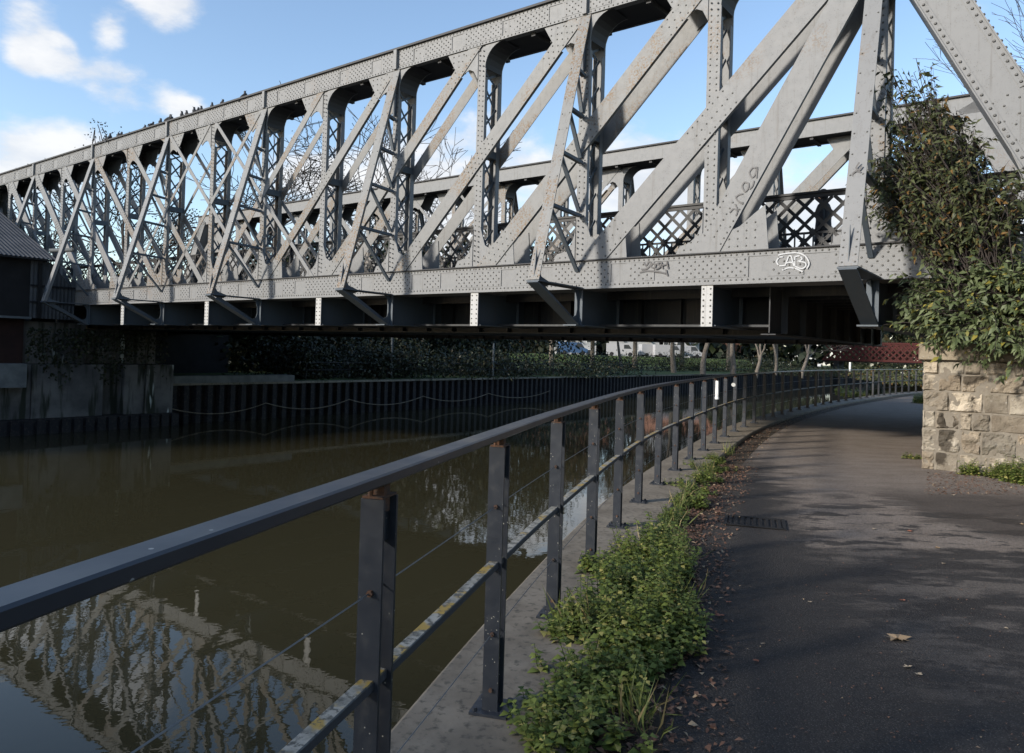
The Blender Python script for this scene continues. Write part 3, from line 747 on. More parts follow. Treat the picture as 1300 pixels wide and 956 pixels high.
# one post in its own frame: x across the railing, y along it
def post_parts(parent, p, ang):
    def mk(name, mb, m, par, loc=None):
        me = bpy.data.meshes.new(name); me.from_pydata(mb.v, [], mb.f); me.materials.append(m)
        bm = bmesh.new(); bm.from_mesh(me); bmesh.ops.recalc_face_normals(bm, faces=bm.faces); bm.to_mesh(me); bm.free()
        o = bpy.data.objects.new(name, me); C.objects.link(o); o.parent = par; return o
    mb = MB()
    for y in (-.046, .035): 
        mb.box(-.033,.033,y,y+.011,.012,1.10)
    mb.box(-.010,.010,-.034,.034,.02,.30); mb.box(-.012,.012,-.034,.034,.98,1.06)
    b = mk('post', mb, M['rail'], parent); b.location = p; b.rotation_euler = (0,0,ang)
    mb = MB(); mb.box(-.02,.02,-.018,.020,1.061,1.137); mb.box(-.03,.03,-.044,.044,1.101,1.107); mb.tube([(-.010,-.036,1.107),(-.010,-.036,1.125)], .007, 6)
    mk('rail_bracket', mb, M['rust'], b)
    mb = MB(); mb.box(-.08,.08,-.08,.08,0.001,.012)
    for x in (-.060,.060):
        for y in (-.060,.060): mb.tube([(x,y,.012),(x,y,.026)], .011, 6)
    mk('base_plate', mb, M['rail'], b)
    mb = MB()
    for z in (.855,.33,.10,.614):
        mb.tube([(.004,-.047,z),(.004,-.057,z)], .009, 6)
    mk('bolt', mb, M['rust'], b)
    return b
def copy_child(o, parent):
    c = o.copy(); C.objects.link(c); c.parent = parent
    for ch in list(o.children): copy_child(ch, c)
    return c
base = rail.location
first = None
for k in range(-4, 46):
    p, nn = at_arc(sA+1.18*k); ang = math.atan2(nn.y, nn.x)
    if first is None: first = post_parts(rail, p-base, ang)
    else:
        c = copy_child(first, rail); c.location = p-base; c.rotation_euler = (0,0,ang + rnd.uniform(-.01,.01))
# white pole, bent pipe, reflector on the railing
p = on_z(905.5, 562, 0)
mb = MB(); 
d_ = Vector((.01,-.13,0)); t0 = p+d_
mb.tube([t0+Zv*.80, t0+Zv*1.09], .030, 8); mb.tube([t0+Zv*.77, t0+Zv*.805], .036, 8)
tag(mb.build('white_marker', M['white']), 'short white painted tube fixed to a railing post', 'marker')
p, nn = at_arc(sA+1.18*9.55)
mb = MB(); q0 = on_z(886, 580, 0)+Vector((0,-.13,0))
mb.tube([q0+Zv*1.09, q0+Zv*.70, q0+Vector((-.09,0,.66)), q0+Vector((-.10,0,.56))], .009, 6)
tag(mb.build('bent_pipe', M['concrete_pale']), 'thin pale cranked pipe hanging beside a railing post', 'pipe')
c_ = at(931, 488.5, 14.75); mb = MB(); mb.tube([c_, c_+Vector((0,-.012,0))], .038, 14)
tag(mb.build('reflector', M['white']), 'small round white reflector on a railing post under the bridge', 'reflector')

# ------------------------------------------------------------------ stone wall
wall = thing('stone_wall', Q(0,12.45,0), 'low limestone block pier wall with soot stains at the bridge end', 'wall')
WF = 12.45; UC = 1.87
def block(mb, cols, ua, ub_, z0, z1, face='w', rough=.022, tint=None):
    """quarry-faced block: ua > ub_ ; face grid displaced"""
    nx = max(3, int(abs(ua-ub_)/.02)); nz = max(3, int((z1-z0)/.02)); seed = rnd.random()*100; tilt, tilt2 = rnd.uniform(-.02,.02), rnd.uniform(-.02,.02)
    g = []
    for j in range(nz+1):
        for i in range(nx+1):
            fu, fz = i/nx, j/nz; uu = ua+(ub_-ua)*fu; zz = z0+(z1-z0)*fz
            edge = min(fu, 1-fu)*abs(ua-ub_), min(fz, 1-fz)*(z1-z0); e = min(1, min(edge)/.02)
            h = mnoise.fractal(Vector((uu*6+seed, zz*6, seed)), .9, 2.1, 5)*rough*1.1 + .004 + tilt*(fu-.5) + tilt2*(fz-.5)
            d = .012 - h*e - .004*e
            if e == 0: d += .012
            jt = (0 if fu in (0,1) else 1); g.append((uu+(0 if jt else mnoise.noise(Vector((zz*9,seed,0)))*.012), d, zz+(0 if 0<fz<1 else mnoise.noise(Vector((uu*7,seed,3)))*.010)))
    P = []
    for uu, d, zz in g:
        P.append(Q(uu, WF+d, zz) if face == 'w' else Q(UC-d*0+(-d), uu, zz))
    fs = [(j*(nx+1)+i, j*(nx+1)+i+1, (j+1)*(nx+1)+i+1, (j+1)*(nx+1)+i) for j in range(nz) for i in range(nx)]
    mb.add(P, fs)
    t = tint or rnd.choice((.55,.7,.85,.95,1.05,1.15))*rnd.uniform(.92,1.08); wm = rnd.uniform(-.05,.05)
    cols.extend([(t*(1+wm), t, t*(1-wm), 1)]*len(fs))
def finish_stone(o, cols):
    a = o.data.attributes.new('tint', 'FLOAT_COLOR', 'FACE'); a.data.foreach_set('color', np.array(cols, dtype=np.float32).ravel())
zs = [-.06,.22,.555,.81,1.10,1.345,1.55]
rows_ = [[.17,.30,.36,.50,.42,.5],[.20,.29,.25,.42,.40,.35],[.17,.30,.16,.22,.45,.33],[.34,.42,.30,.48,.30],[.20,.29,.34,.45,.30,.4],[.20,.33,.20,.38,.30,.5]]
mb = MB(); cols = []
for r_, widths in enumerate(rows_):
    u = UC; k = 0
    while u > -7:
        wdt = widths[k] if k < len(widths) else rnd.uniform(.25,.55); g = .003
        block(mb, cols, u-g, max(u-wdt,-7)+g, zs[r_]+g, zs[r_+1]-g, 'w', .05 if rnd.random() < .65 else .02)
        u -= wdt; k += 1
    # return face along the underpass (continues into the abutment)
    wv = WF+.004; k = 0
    while wv < 24:
        wdt = rnd.uniform(.3,.6); block(mb, cols, wv+g, wv+wdt-g, zs[r_]+g, zs[r_+1]-g, 'u', .02); wv += wdt
o = mb.build('masonry', M['stone'], wall, recalc=False); finish_stone(o, cols)
mb = MB(); mb.ub(-7, UC-.02, WF+.015, 24.0, -.3, 1.545); mb.build('mortar', M['mortar'], wall)
mb = MB(); cols = []; u = UC+.06
for wdt in (.27,.50,.46,.62,.5,.6,.55,.6,.6,.7,.6,.7,.7,.7,.7):
    g = .004; nf = len(mb.f)
    cu0, cu1 = u-g, u-wdt+g; j = rnd.uniform(-.006,.006)
    mb.ub(cu1, cu0, WF-.075+j, WF+.55, 1.552, 1.79+j)
    t = rnd.uniform(.55,.85); cols.extend([(t,t,t*.97,1)]*(len(mb.f)-nf)); u -= wdt
wv = WF+.56
while wv < 23.6:
    nf = len(mb.f); mb.ub(UC-.45, UC+.06, wv, wv+.59, 1.552, 1.79); wv += .6; t = rnd.uniform(.6,.95); cols.extend([(t,t,t,1)]*(len(mb.f)-nf))
o = mb.build('coping', M['stone'], wall); 
finish_stone(o, cols)
bev = o.modifiers.new('bevel', 'BEVEL'); bev.width = .012; bev.segments = 2
# back wall of the abutment and the embankment behind
mb = MB(); mb.ub(-14, -.75, 12.9, 23.6, -.2, 2.76); mb.ub(-.74,-.6, 12.9, 23.6, -.2, 2.6); tag(mb.build('abutment', M['quay']), 'dark abutment back wall under the right end of the bridge', 'abutment')
mb = MB(); mb.ub(1.2,1.8, 13.3, 23.2, 1.55, 1.8)
mb.build('bearing_shelf', M['quay'], wall)
mb = MB(); mb.add([Q(-60,12.6,-.05),Q(-8,12.6,-.05),Q(-8,14.5,2.9),Q(-60,14.5,2.9),Q(-8,22,2.9),Q(-60,22,2.9),Q(-8,26,0),Q(-60,26,0)], [(0,1,2,3),(3,2,4,5),(5,4,6,7)]); tag(mb.build('approach_embankment', M['grass'], recalc=False), kind='structure')

# ------------------------------------------------------------------ far bank: sheet piling, abutment, shed
def pile_wall(name, u, w0, w1, z0, z1, label, pitch=.55, dep=.22):
    mb = MB(); pts = []; w = w0; k = 0
    while w < w1:
        d = 0 if k % 2 == 0 else dep
        pts += [(w, u+d), (w+pitch*.40, u+d)]; w += pitch*.5; k += 1
    vs = [Q(b, a, z0) for a, b in pts] + [Q(b, a, z1) for a, b in pts]; n = len(pts)
    mb.add(vs, [(i, i+1, n+i+1, n+i) for i in range(n-1)])
    r = thing(name, Q(u, (w0+w1)/2, z0), label, 'river wall')
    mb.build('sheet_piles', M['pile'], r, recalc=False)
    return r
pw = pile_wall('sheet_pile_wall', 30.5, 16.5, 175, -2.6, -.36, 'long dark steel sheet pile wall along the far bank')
mb = MB(); mb.ub(30.44, 30.95, 22.6, 175, -.36, -.26); mb.build('capping_beam', M['quay'], pw)
mb = MB(); mb.ub(30.40, 31.2, 16.45, 22.58, -.27, .04); tag(mb.build('concrete_coping', M['concrete_pale'], pw), 'pale concrete coping band under the bridge')
mb = MB(); mb.ub(30.45, 31.0, 16.5, 22.6, -.36, -.275); mb.build('capping_beam', M['quay'], pw)
# mooring chain in swags
ch = MB(); pins = [16.2,21.0,26.0,31.5,37.5,44.5]
for a, b in zip(pins[:-1], pins[1:]):
    ch.tube([Q(30.38, a+(b-a)*k/16, -1.25-.38*(1-((k-8)/8)**2)) for k in range(17)], .022, 5)
tag(ch.build('mooring_chain', M['concrete']), 'pale chain hanging in swags along the sheet pile wall', 'chain')

ab = thing('river_abutment', Q(30.3, 12, ZW), 'stained concrete and stone abutment rising from the water on the left', 'abutment')
mb = MB()
for k, (a, b, du) in enumerate(((2,9.9,0),(9.9,11.1,.05),(11.12,13.6,-.02),(13.62,14.4,.35),(14.4,15.2,-.05),(15.22,16.35,-.15))):
    mb.ub(30.3+du, 34, a, b, -1.45, .52)
mb.build('pier_wall', M['abut'], ab)
mb = MB(); mb.ub(30.12, 33.9, 2, 16.45, -2.6, -1.46)
w = 2
while w < 16.4: mb.ub(30.02, 30.12, w, w+.3, -2.6, -1.5); w += .42
mb.build('footing', M['pile'], ab)
mb = MB(); mb.ub(29.75, 30.28, 4, 10.75, -.28, .56); tag(mb.build('ledge', M['concrete_pale'], ab), 'pale concrete ledge block')
mb = MB(); mb.ub(30.75, 34, 2, 10.95, .53, 2.18); mb.build('brick_wall', M['brick'], ab)
mb = MB(); mb.ub(31.0, 34, 10.96, 13.2, .53, 2.1); mb.ub(31.6, 34, 13.21, 16.3, .53, 1.9); mb.build('upper_wall', M['abut'], ab)
mb = MB(); mb.ub(40, 40.4, 12, 25, -.3, 2.75); mb.ub(34, 40, 15.9, 16.3, -.3, 2.0); mb.build('recess_wall', M['shed_dark'], ab)
# shed
sh = thing('corrugated_shed', Q(33, 8, 2.2), 'dark shed with a pitched corrugated roof above the far bank', 'shed')
def corr_sheet(p0, du_, dv_, n, amp, nrm):
    mb = MB(); vs = []
    for i in range(n+1):
        o = nrm*(amp*math.cos(i*math.pi/2)); 
        vs += [p0+du_*(i/n)+o, p0+du_*(i/n)+dv_+o]
    mb.add(vs, [(2*i, 2*i+2, 2*i+3, 2*i+1) for i in range(n)]); return mb
mb = MB(); mb.ub(30.35, 38, 1.0, 11.5, 2.2, 4.33)
mb.prism([Q(30.35,1.0,4.331), Q(38,1.0,4.331), Q(38,1.0,7.2)], W*10.5)
mb.build('walls', M['shed_dark'], sh)
e0 = Q(29.95, 0.6, 4.36); corr_sheet(e0, W*11.05, Q(8.6,0,3.45), 150*2, .018, Vector((0,0,1))).build('roof', M['corr'], sh, recalc=False)
mb = MB(); mb.bar(e0+W*11.06-Zv*.05, e0+W*11.06+Q(8.6,0,3.45)-Zv*.05, Zv, .06, .012); mb.bar(e0-Zv*.045, e0+W*11.05-Zv*.045, Zv, .03, .012); mb.build('verge_board', M['shed_dark'], sh)
mb = MB(); mb.ub(30.2,30.32, 1, 11.0, 2.16, 2.24); mb.build('sill', M['concrete_pale'], sh)
cs = thing('corrugated_screen', Q(30.4, 12, 2.2), 'blue grey corrugated iron screen between shed and bridge', 'screen')
mb = MB(); n = 46; vs = []
for i in range(n+1):
    w = 10.95 + 1.5*i/n; zt = 4.28 if w < 11.6 else 4.28-(w-11.6)*1.15; o = .015*math.cos(i*math.pi/2); vs += [Q(30.3+o, w, 2.2), Q(30.3+o, w, zt)]
mb.add(vs, [(2*i, 2*i+2, 2*i+3, 2*i+1) for i in range(n)]); mb.build('sheet', M['corr'], cs, recalc=False)
mb = MB(); mb.ub(30.24,30.28, 10.95,12.45, 2.75,2.82); mb.ub(30.24,30.28, 10.95,12.45, 3.35,3.42); mb.ub(30.22,30.29,11.2,11.3,2.2,4.2); mb.build('frame', M['shed_dark'], cs)
a = on_w(64, 318, 11.6); mb = MB(); mb.tube([a, a-U*1.1+W*.35], .07, 10); mb.tube([a-U*1.1+W*.35, a-U*1.14+W*.36], .055, 10)
tag(mb.build('waste_pipe', M['concrete_pale']), 'short pale pipe jutting from the shed roof corner', 'pipe')

# ------------------------------------------------------------------ vegetation
RS = np.random.RandomState(5)
def bush(name, centre, rx, ry, rz, n, lsize, material, label, group=None, lobes=9, seed=1, bark=True, tall=False):
    rs = np.random.RandomState(seed); r = thing(name, centre, label, 'bush', group)
    c = np.array(centre)
    L = rs.randn(lobes, 3); L /= np.linalg.norm(L, axis=1)[:,None]; L[:,2] = np.abs(L[:,2])*.9+.05; L *= rs.uniform(.35,.75,(lobes,1))
    if tall: L[:,2] = rs.uniform(.12,.78,lobes); L[:,:2] *= 1.15
    rad = rs.uniform(.28,.5,lobes)*(.75 if tall else 1)
    if tall: rad = rad*np.array(1.0)
    k = rs.randint(0, lobes, n); d = rs.randn(n,3); d /= np.linalg.norm(d, axis=1)[:,None]
    rr = rs.rand(n)**.35
    P = L[k] + d*(rad[k]*rr)[:,None]*(1+.25*rs.randn(n,1)); P[:,2] = np.maximum(P[:,2], .01)
    P = (P if not tall else np.stack([P[:,0]*1.0, P[:,1], np.minimum(P[:,2], .98)], 1))*np.array([rx,ry,rz]) + c
    D = d*.6+rs.randn(n,3)*.5+np.array([0,0,-.15]); N = d+rs.randn(n,3)*.5
    leaves_obj('foliage', P, D, N, lsize*rs.uniform(.6,1.3,n), lsize*.55*rs.uniform(.7,1.2,n), material, r)
    if bark:
        mb = MB()
        for i in range(lobes):
            e = Vector((c[0]+L[i,0]*rx, c[1]+L[i,1]*ry, c[2]+L[i,2]*rz)); s = Vector(centre); m_ = s.lerp(e, .5)+Vector((0,0,.1*rz)); mb.tube([s, m_, e], [.03*rz, .02*rz, .008*rz], 4)
        mb.build('stems', M['twig'], r)
    return r
# branches: recursive bare tree
def bare_tree(name, base_pt, height, spread, seed, label, levels=6, trunk=.22, lean=(0,0), leafn=0, leafmat=None, group=None, twigmat=None, rmin=.026):
    rs = random.Random(seed); r = thing(name, base_pt, label, 'tree', group); mt = MB(); mc = MB(); tips = []
    def grow(p, d, ln, rad, lv):
        n = 3 if lv < 3 else 2; pts = [p]; rr = [rad]; q = p; dd = d
        for i in range(n):
            dd = (dd + Vector((rs.gauss(0,.13), rs.gauss(0,.13), rs.gauss(.03,.09)))).normalized(); q = q+dd*(ln/n); pts.append(q); rr.append(max(rmin,rad*(1-.30*(i+1)/n)))
        (mt if lv < 2 else mc).tube(pts, rr, 8 if lv == 0 else (5 if lv < 3 else 3), cap=False)
        if lv >= levels: tips.append(q); return
        k = rs.choice((2,3,3)) if lv < levels-1 else 3
        for j in range(k):
            ang = rs.uniform(.28,.75)*spread; ax = Vector((rs.gauss(0,1), rs.gauss(0,1), rs.gauss(0,.4))).normalized(); nd = Matrix.Rotation(ang, 3, dd.cross(ax).normalized()) @ dd
            if nd.z < -.15: nd.z = .1
            st = pts[-1] if j < 2 else pts[-2]
            grow(st, nd.normalized(), ln*rs.uniform(.66,.86), max(rmin, rr[-1]*rs.uniform(.62,.8)), lv+1)
    grow(Vector(base_pt), Vector((lean[0], lean[1], 1)).normalized(), height*.27, trunk, 0)
    mt.build('trunk', M['bark'], r, recalc=False, smooth=True); mc.build('crown', twigmat or M['twig'], r, recalc=False)
    if leafn:
        T = np.array([tuple(t) for t in tips]); i = np.random.RandomState(seed).randint(0, len(T), leafn); rs2 = np.random.RandomState(seed+1)
        P = T[i]+rs2.randn(leafn,3)*.25
        leaves_obj('leaves', P, rs2.randn(leafn,3)+[0,0,-.5], rs2.randn(leafn,3), .13, .10, leafmat, r)
    return r
def ground_at(x, Y, z=-.25):
    p = at(x, 450, Y); return Vector((p.x, p.y, z))
M['brownleaf0'] = leaf_mat('few_brown_leaves', (.05,.03,.015), (.10,.06,.03), None, .3, 0)
# trees behind the bridge
bare_tree('bare_tree', ground_at(372, 66), 20, 1.0, 3, 'bare winter tree seen through the middle of the truss', 6, .35)
bare_tree('bare_tree', ground_at(500, 60), 25, 1.15, 11, 'broad bare tree standing behind the tall latticed post', 6, .38)
bare_tree('bare_tree', ground_at(575, 66), 25, 1.0, 12, 'bare tree with fine twigs just right of the broad bare tree', 6, .34)
bare_tree('bare_tree', ground_at(275, 50), 20, 1.05, 21, 'bare tree with a few dark leaves behind the crossing diagonals', 6, .36, leafn=1500, leafmat=M['ivy'])
bare_tree('bare_tree', ground_at(172, 47), 14.6, 1.05, 22, 'tall leafy topped tree whose twigs rise above the chord with the birds', 6, .36, leafn=1300, leafmat=M['ivy'])
bare_tree('bare_tree', ground_at(118, 52), 14, 1.0, 23, 'bare tree behind the left part of the truss', 6, .33)
bare_tree('bare_tree', ground_at(30, 54), 11.5, 1.0, 24, 'bare tree above the shed roof at the far left', 6, .33)
bare_tree('bare_tree', ground_at(1395, 27, -.05), 18, .9, 31, 'bare tree with reddish twigs at the upper right edge', 6, .22, lean=(-.05,0), rmin=.008)
bare_tree('bare_tree', ground_at(1440, 31, -.05), 19, .9, 33, 'second bare tree behind the end post at the right edge', 6, .22, lean=(-.04,0), rmin=.009)
# waterside trees below the bridge level
for i, (x, Y, h, lb) in enumerate(((856,78,9,'pale straight trunk tree on the grass bank under the bridge'),(893,74,9,'leaning forked brown tree beside the pale trunk'),(931,76,9,'brown tree with low forks right of the leaning one'),
        (790,82,9,'reddish brown tree in front of the white houses'),(985,80,8,'thin tangled tree beside the red footbridge'),(1018,70,7,'scrubby bare tree overlapping the end of the red footbridge'),(960,66,6,'short scrubby tree on the far bank'))):
    bare_tree('bank_tree', ground_at(x, Y), h*1.3, .85, 50+i, lb, 5, .30 if i < 3 else .18, leafn=160, leafmat=M['brownleaf0'])
# bushes on the far bank
bl = ['dark ivy bush nearest the recess under the bridge','dark bush beside the pale pole','rounded dark bush below the deck','low spreading dark bush on the far bank','dark bush right of the low one','leafy bush behind the railing on the far bank','dense bush under the houses','green bush behind the pale trunk','bush between the forked trees','ragged bush left of the red footbridge','brownish bush by the red footbridge','bush under the red footbridge end','small dark bush at the foot of the pale pole','tall ivy bush against the recess wall']
bx = [(400,41,4.2,2.6),(455,44,5,2.7),(520,47,5,2.4),(580,50,5,2.0),(640,54,5,1.9),(700,58,6,1.9),(752,66,6,2.1),(815,86,7,1.8),(870,92,7,2.2),(930,94,8,2.2),(985,96,8,2.2),(1035,88,6,1.0),(490,43,3,1.6),(385,40,2.5,3.0)]
for i, (x, Y, r_, h) in enumerate(bx):
    bush('ivy_bush', tuple(ground_at(x, Y)), r_, r_*.8, h*1.25, 2600, .22, M['ivy'], bl[i], 'bushes along the far bank', 10, 60+i, False)
# bushes behind the truss, on deck level far side
for i, (x, Y, r_, h, lb) in enumerate(((165,46,5,7.5,'tall orange tinged bush behind the left truss'),(230,48,4.5,6.5,'olive bush seen through the lower left truss'),(310,52,4,5.0,'dark bush behind the middle of the truss'),(110,44,4,6.2,'shaded bush close to the corrugated screen'))):
    bush('bush', tuple(ground_at(x, Y)), r_, r_, h, 2600, .24, M['autumn'] if i == 0 else M['ivy'], lb, None, 12, 90+i, False)
# scrub on the near side beyond the path
for i, (x, Y, r_, h, lb) in enumerate(((1125,138,9,5.0,'olive scrub rising behind the red footbridge'),(1165,146,9,5.6,'brownish scrub behind the right end of the red footbridge'),(1215,52,3,3.0,'scrub behind the stone wall corner'),(1085,150,9,5.4,'distant scrub just above the red footbridge'),(1190,160,9,6.4,'distant trees over the red footbridge'),(1150,66,5,.75,'low scrub beyond the far end of the path railing'),(1180,58,4,.8,'low scrub behind the wall corner beyond the railing'))):
    bush('scrub_bush', tuple(ground_at(x, Y, -.05)), r_, r_, h*1.7, 3600, .22, M['ivy'] if i in (0,2,3) else M['budd'], lb, None, 10, 110+i, False)
for i, (x, Y, r_, h) in enumerate(((405,52,7,9),(460,58,8,10.5),(520,60,8.5,11),(590,66,9,12),(655,76,7,13),(350,50,5,8),(300,48,5,7.5))):
    bush('evergreen_tree', tuple(ground_at(x, Y)), r_, r_*.8, h, 8500, .45, M['ivy'], ('tall dark evergreen mass above the recess','dark evergreen behind the pale pole','wide evergreen behind the low bushes','evergreen left of the pale post','evergreen at the edge of the houses','evergreen behind the middle of the truss','evergreen behind the crossing diagonals')[i], 'evergreens behind the far bank', 22, 160+i, False, True)
def shade_tree(p, r_, h, n, label, seed):  # leafy crown on a trunk, added unseen to cast shade
    o = bush('leafy_tree', tuple(p), r_, r_, h*.62, n, .42, M['ivy'], label, 'unseen trees added for their shade', 12, seed, False); o.location.z += h*.38
    mb = MB(); mb.tube([Vector(p)-Zv*.1, Vector(p)+Zv*h*.5], [.35,.2], 7); mb.build('trunk', M['bark'], o); return o
blk = thing('shade_warehouse', Vector((-27,-17,0)), 'unseen plain brick warehouse added behind the viewer for its shade', 'building')  # unseen building added to throw shade on the near path
SD = Vector((-.88,-.47,0)).normalized()
def back(x, y, d): return Vector((x,y,0))+SD*d
mb = MB(); c0 = back(-4, 4.2, 34); c1 = back(7.5, 4.2, 34); mb.hexa([c0-Zv*.3, c1-Zv*.3, c1+Vector((0,-12,-.3)), c0+Vector((0,-12,-.3)), c0+Zv*13.2, c1+Zv*13.2, c1+Vector((0,-12,13.2)), c0+Vector((0,-12,13.2))]); mb.build('walls', M['brickh_'], blk)
for i, (x, y, d, r_, dh) in enumerate(((1.2,5.6,31,2.2,-.5),(-.5,6.2,31,2.4,-.2),(3.6,5.0,32,2.0,-.8),(-2.5,5.7,30,3.0,.0),(6.2,4.6,31,2.2,-.8),(-6,5.4,30,3.2,.2))):  # unseen trees added to break up the warehouse shadow edge
    p = back(x, y, d); shade_tree(p, r_, d*math.tan(math.radians(22))+dh, 3200, ('unseen shade tree in front of the warehouse nearest the path','taller unseen shade tree beside the nearest one','small unseen shade tree close to the warehouse','unseen shade tree leaning to the river','unseen shade tree furthest from the river','unseen shade tree at the water side of the warehouse')[i], 300+i)
for i, (x_, y_, r_, h) in enumerate(((7.6,-1.8,3.0,7.5),(4.2,-7.5,3.2,8.5),(9.5,2.2,2.4,7.0))):  # unseen crowns added to block sky light over the near path
    shade_tree(Vector((x_, y_, -.05)), r_, h, 4200, ('unseen shade tree on the embankment just right of the viewer','unseen shade tree beside the path behind the viewer','small unseen shade tree above the wall to the right of the viewer')[i], 340+i)
for i, (u_, w_, h) in enumerate(((35,-5,10.5),(40,-4,11),(37,-11,13),(43,-12,13.5))):  # unseen trees added to shade the shed end of the bridge
    shade_tree(Q(u_, w_, -.25), 4.2, h, 3200, ('unseen shade tree on the left bank beside the shed','unseen shade tree behind the shed','larger unseen shade tree along the left bank','largest unseen shade tree along the left bank')[i], 320+i)
M['brownleaf'] = leaf_mat('brown_winter_crown', (.035,.022,.013), (.075,.045,.028), (.05,.05,.02), .3, 0)
for i, (x, Y, r_, h) in enumerate(((700,98,7,11),(752,104,6.5,10.5),(806,100,6,11.5),(866,108,7,11),(925,104,6.5,10),(985,110,7,9.5))):
    p = ground_at(x, Y); o = bush('leafy_tree', tuple(p), r_, r_, h, 6500, .42, M['brownleaf'], ('brown crowned tree over the left end of the houses','brown crowned tree over the white house','tallest brown tree over the middle of the houses','wide brown tree behind the pale trunk','brown tree above the forked trunks','lowest brown crowned tree toward the red footbridge')[i], 'brown trees behind the grass bank', 20, 400+i, False, True); o.location.z += 4.6
    mb = MB(); mb.tube([Vector(p)-Zv*.1, Vector(p)+Zv*4, Vector(p)+Zv*9], [.35,.28,.12], 7); mb.build('trunk', M['bark'], o)
# a wood closing the view
rs = np.random.RandomState(77); n = 26000; a = rs.uniform(-.95,1.1,n); Yw = rs.uniform(150,190,n); P = np.stack([Yw*a, Yw, rs.rand(n)**.8*(7.0+9.0*np.clip((a-.25)*6,0,1)+1.6*np.sin(a*19)+1.2*np.sin(a*47+1))], 1)
o = leaves_obj('distant_wood', P, rs.randn(n,3), rs.randn(n,3), 2.2, 1.5, M['ivy']); tag(o, 'dark belt of woodland closing the view far behind the river', 'woodland', None, 'stuff')

# the buddleia: arching shoots with long drooping leaves
def shoot_bush(name, roots, targets, label, material, per=34, leaf=(.10,.17), seed=3, wdt=.26, sag=.15, stem=.012, twigs=3):
    rs = random.Random(seed); r = thing(name, roots[0], label, 'bush'); mb = MB(); P = []; D = []; N = []
    for tg in targets:
        rt = Vector(rs.choice(roots)); tg = Vector(tg); mid = rt.lerp(tg, .55)+Vector((rs.gauss(0,.08), rs.gauss(0,.08), abs(rs.gauss(.15,.1))))
        pts = [rt*(1-t)**2 + mid*2*t*(1-t) + tg*t*t for t in [i/7 for i in range(8)]]
        mb.tube(pts, [stem*(1-.1*i) for i in range(8)], 4, cap=False)
        ends = [(pts[4], pts[7])]
        for k in range(twigs):
            a = pts[rs.choice((4,5,6))]; e = tg + Vector((rs.gauss(0,.19), rs.gauss(0,.15), rs.gauss(-.07,.14))); ends.append((a, e)); mb.tube([a, a.lerp(e,.5)+Vector((0,0,.03)), e], [.005,.004,.002], 3, cap=False)
        for a, e in ends:
            dd = (e-a).normalized()
            for j in range(per//len(ends)):
                t = rs.uniform(.25,1.02); q = a.lerp(e, t); sd = Vector((rs.gauss(0,1), rs.gauss(0,1), rs.gauss(0,.5))).normalized()
                d = (dd*.55+sd*.8+Vector((0,0,-sag-.35*rs.random()))).normalized(); P.append(tuple(q)); D.append(tuple(d)); N.append((rs.gauss(0,.5)-.15, rs.gauss(0,.5)-.35, rs.uniform(.2,1.0)))
    mb.build('stems', M['twig'], r, recalc=False); n = len(P); rs2 = np.random.RandomState(seed); ln = rs2.uniform(leaf[0], leaf[1], n)
    leaves_obj('foliage', P, D, N, ln*1.1, ln*wdt*1.5, material, r, curl=.3)
    return r
def in_poly(x, y, poly):
    c = False; j = len(poly)-1
    for i in range(len(poly)):
        if (poly[i][1] > y) != (poly[j][1] > y) and x < (poly[j][0]-poly[i][0])*(y-poly[i][1])/(poly[j][1]-poly[i][1])+poly[i][0]: c = not c
        j = i
    return c
def sample(poly, n, w0, w1, seed):
    rs = random.Random(seed); out = []; xs = [p[0] for p in poly]; ys = [p[1] for p in poly]
    while len(out) < n:
        x, y = rs.uniform(min(xs), max(xs)), rs.uniform(min(ys), max(ys))
        if in_poly(x, y, poly): out.append(on_w(x, y, rs.uniform(w0, w1)))
    return out
up_poly = [(1172,108),(1186,112),(1200,128),(1216,152),(1238,182),(1268,206),(1292,228),(1300,258),(1288,292),(1248,312),(1205,315),(1165,306),(1130,280),(1114,258),(1108,230),(1116,208),(1124,190),(1134,160),(1152,145),(1164,128)]
root_up = [Q(.95,12.25,1.8), Q(.6,12.2,1.8), Q(1.25,12.22,1.8)]
wisp = [on_w(x, y, 12.1) for x, y in ((1128,82),(1140,90),(1166,84),(1163,74),(1150,96),(1126,100),(1133,92),(1160,92),(1112,205),(1096,228))]
shoot_bush('buddleia_bush', root_up, sample(up_poly, 300, 11.9, 12.9, 5)+wisp, 'tall olive brown bush growing up in front of the bridge end', M['budd'], 46, (.055,.13), 4, .25, .5)
lo_poly = [(1140,362),(1150,345),(1185,335),(1235,330),(1300,325),(1345,340),(1345,405),(1310,442),(1285,448),(1262,446),(1245,438),(1222,425),(1196,437),(1178,428),(1160,415),(1150,398),(1165,380),(1150,372)]
root_lo = [Q(.3,12.3,1.85), Q(-.3,12.4,1.85), Q(.9,12.3,1.85)]
shoot_bush('hanging_bush', root_lo, sample(lo_poly, 190, 11.85, 12.6, 9), 'greener bush tumbling over the coping of the stone wall', M['budd2'], 46, (.06,.14), 8, .28, .2)
for sx in (0,1,2): 
    mb = MB(); mb.tube([Q(.1-.25*sx,12.3,1.8), Q(.0-.3*sx,12.25,3.0), Q(-.05-.28*sx,12.3,4.6)], [.018,.014,.008], 5)
    tag(mb.build('dry_stem', M['bark']), ('dry upright stem nearest the bush in front of the chord','middle dry upright stem in front of the chord','dry upright stem nearest the right edge')[sx], 'stem', 'dry stems at the wall')

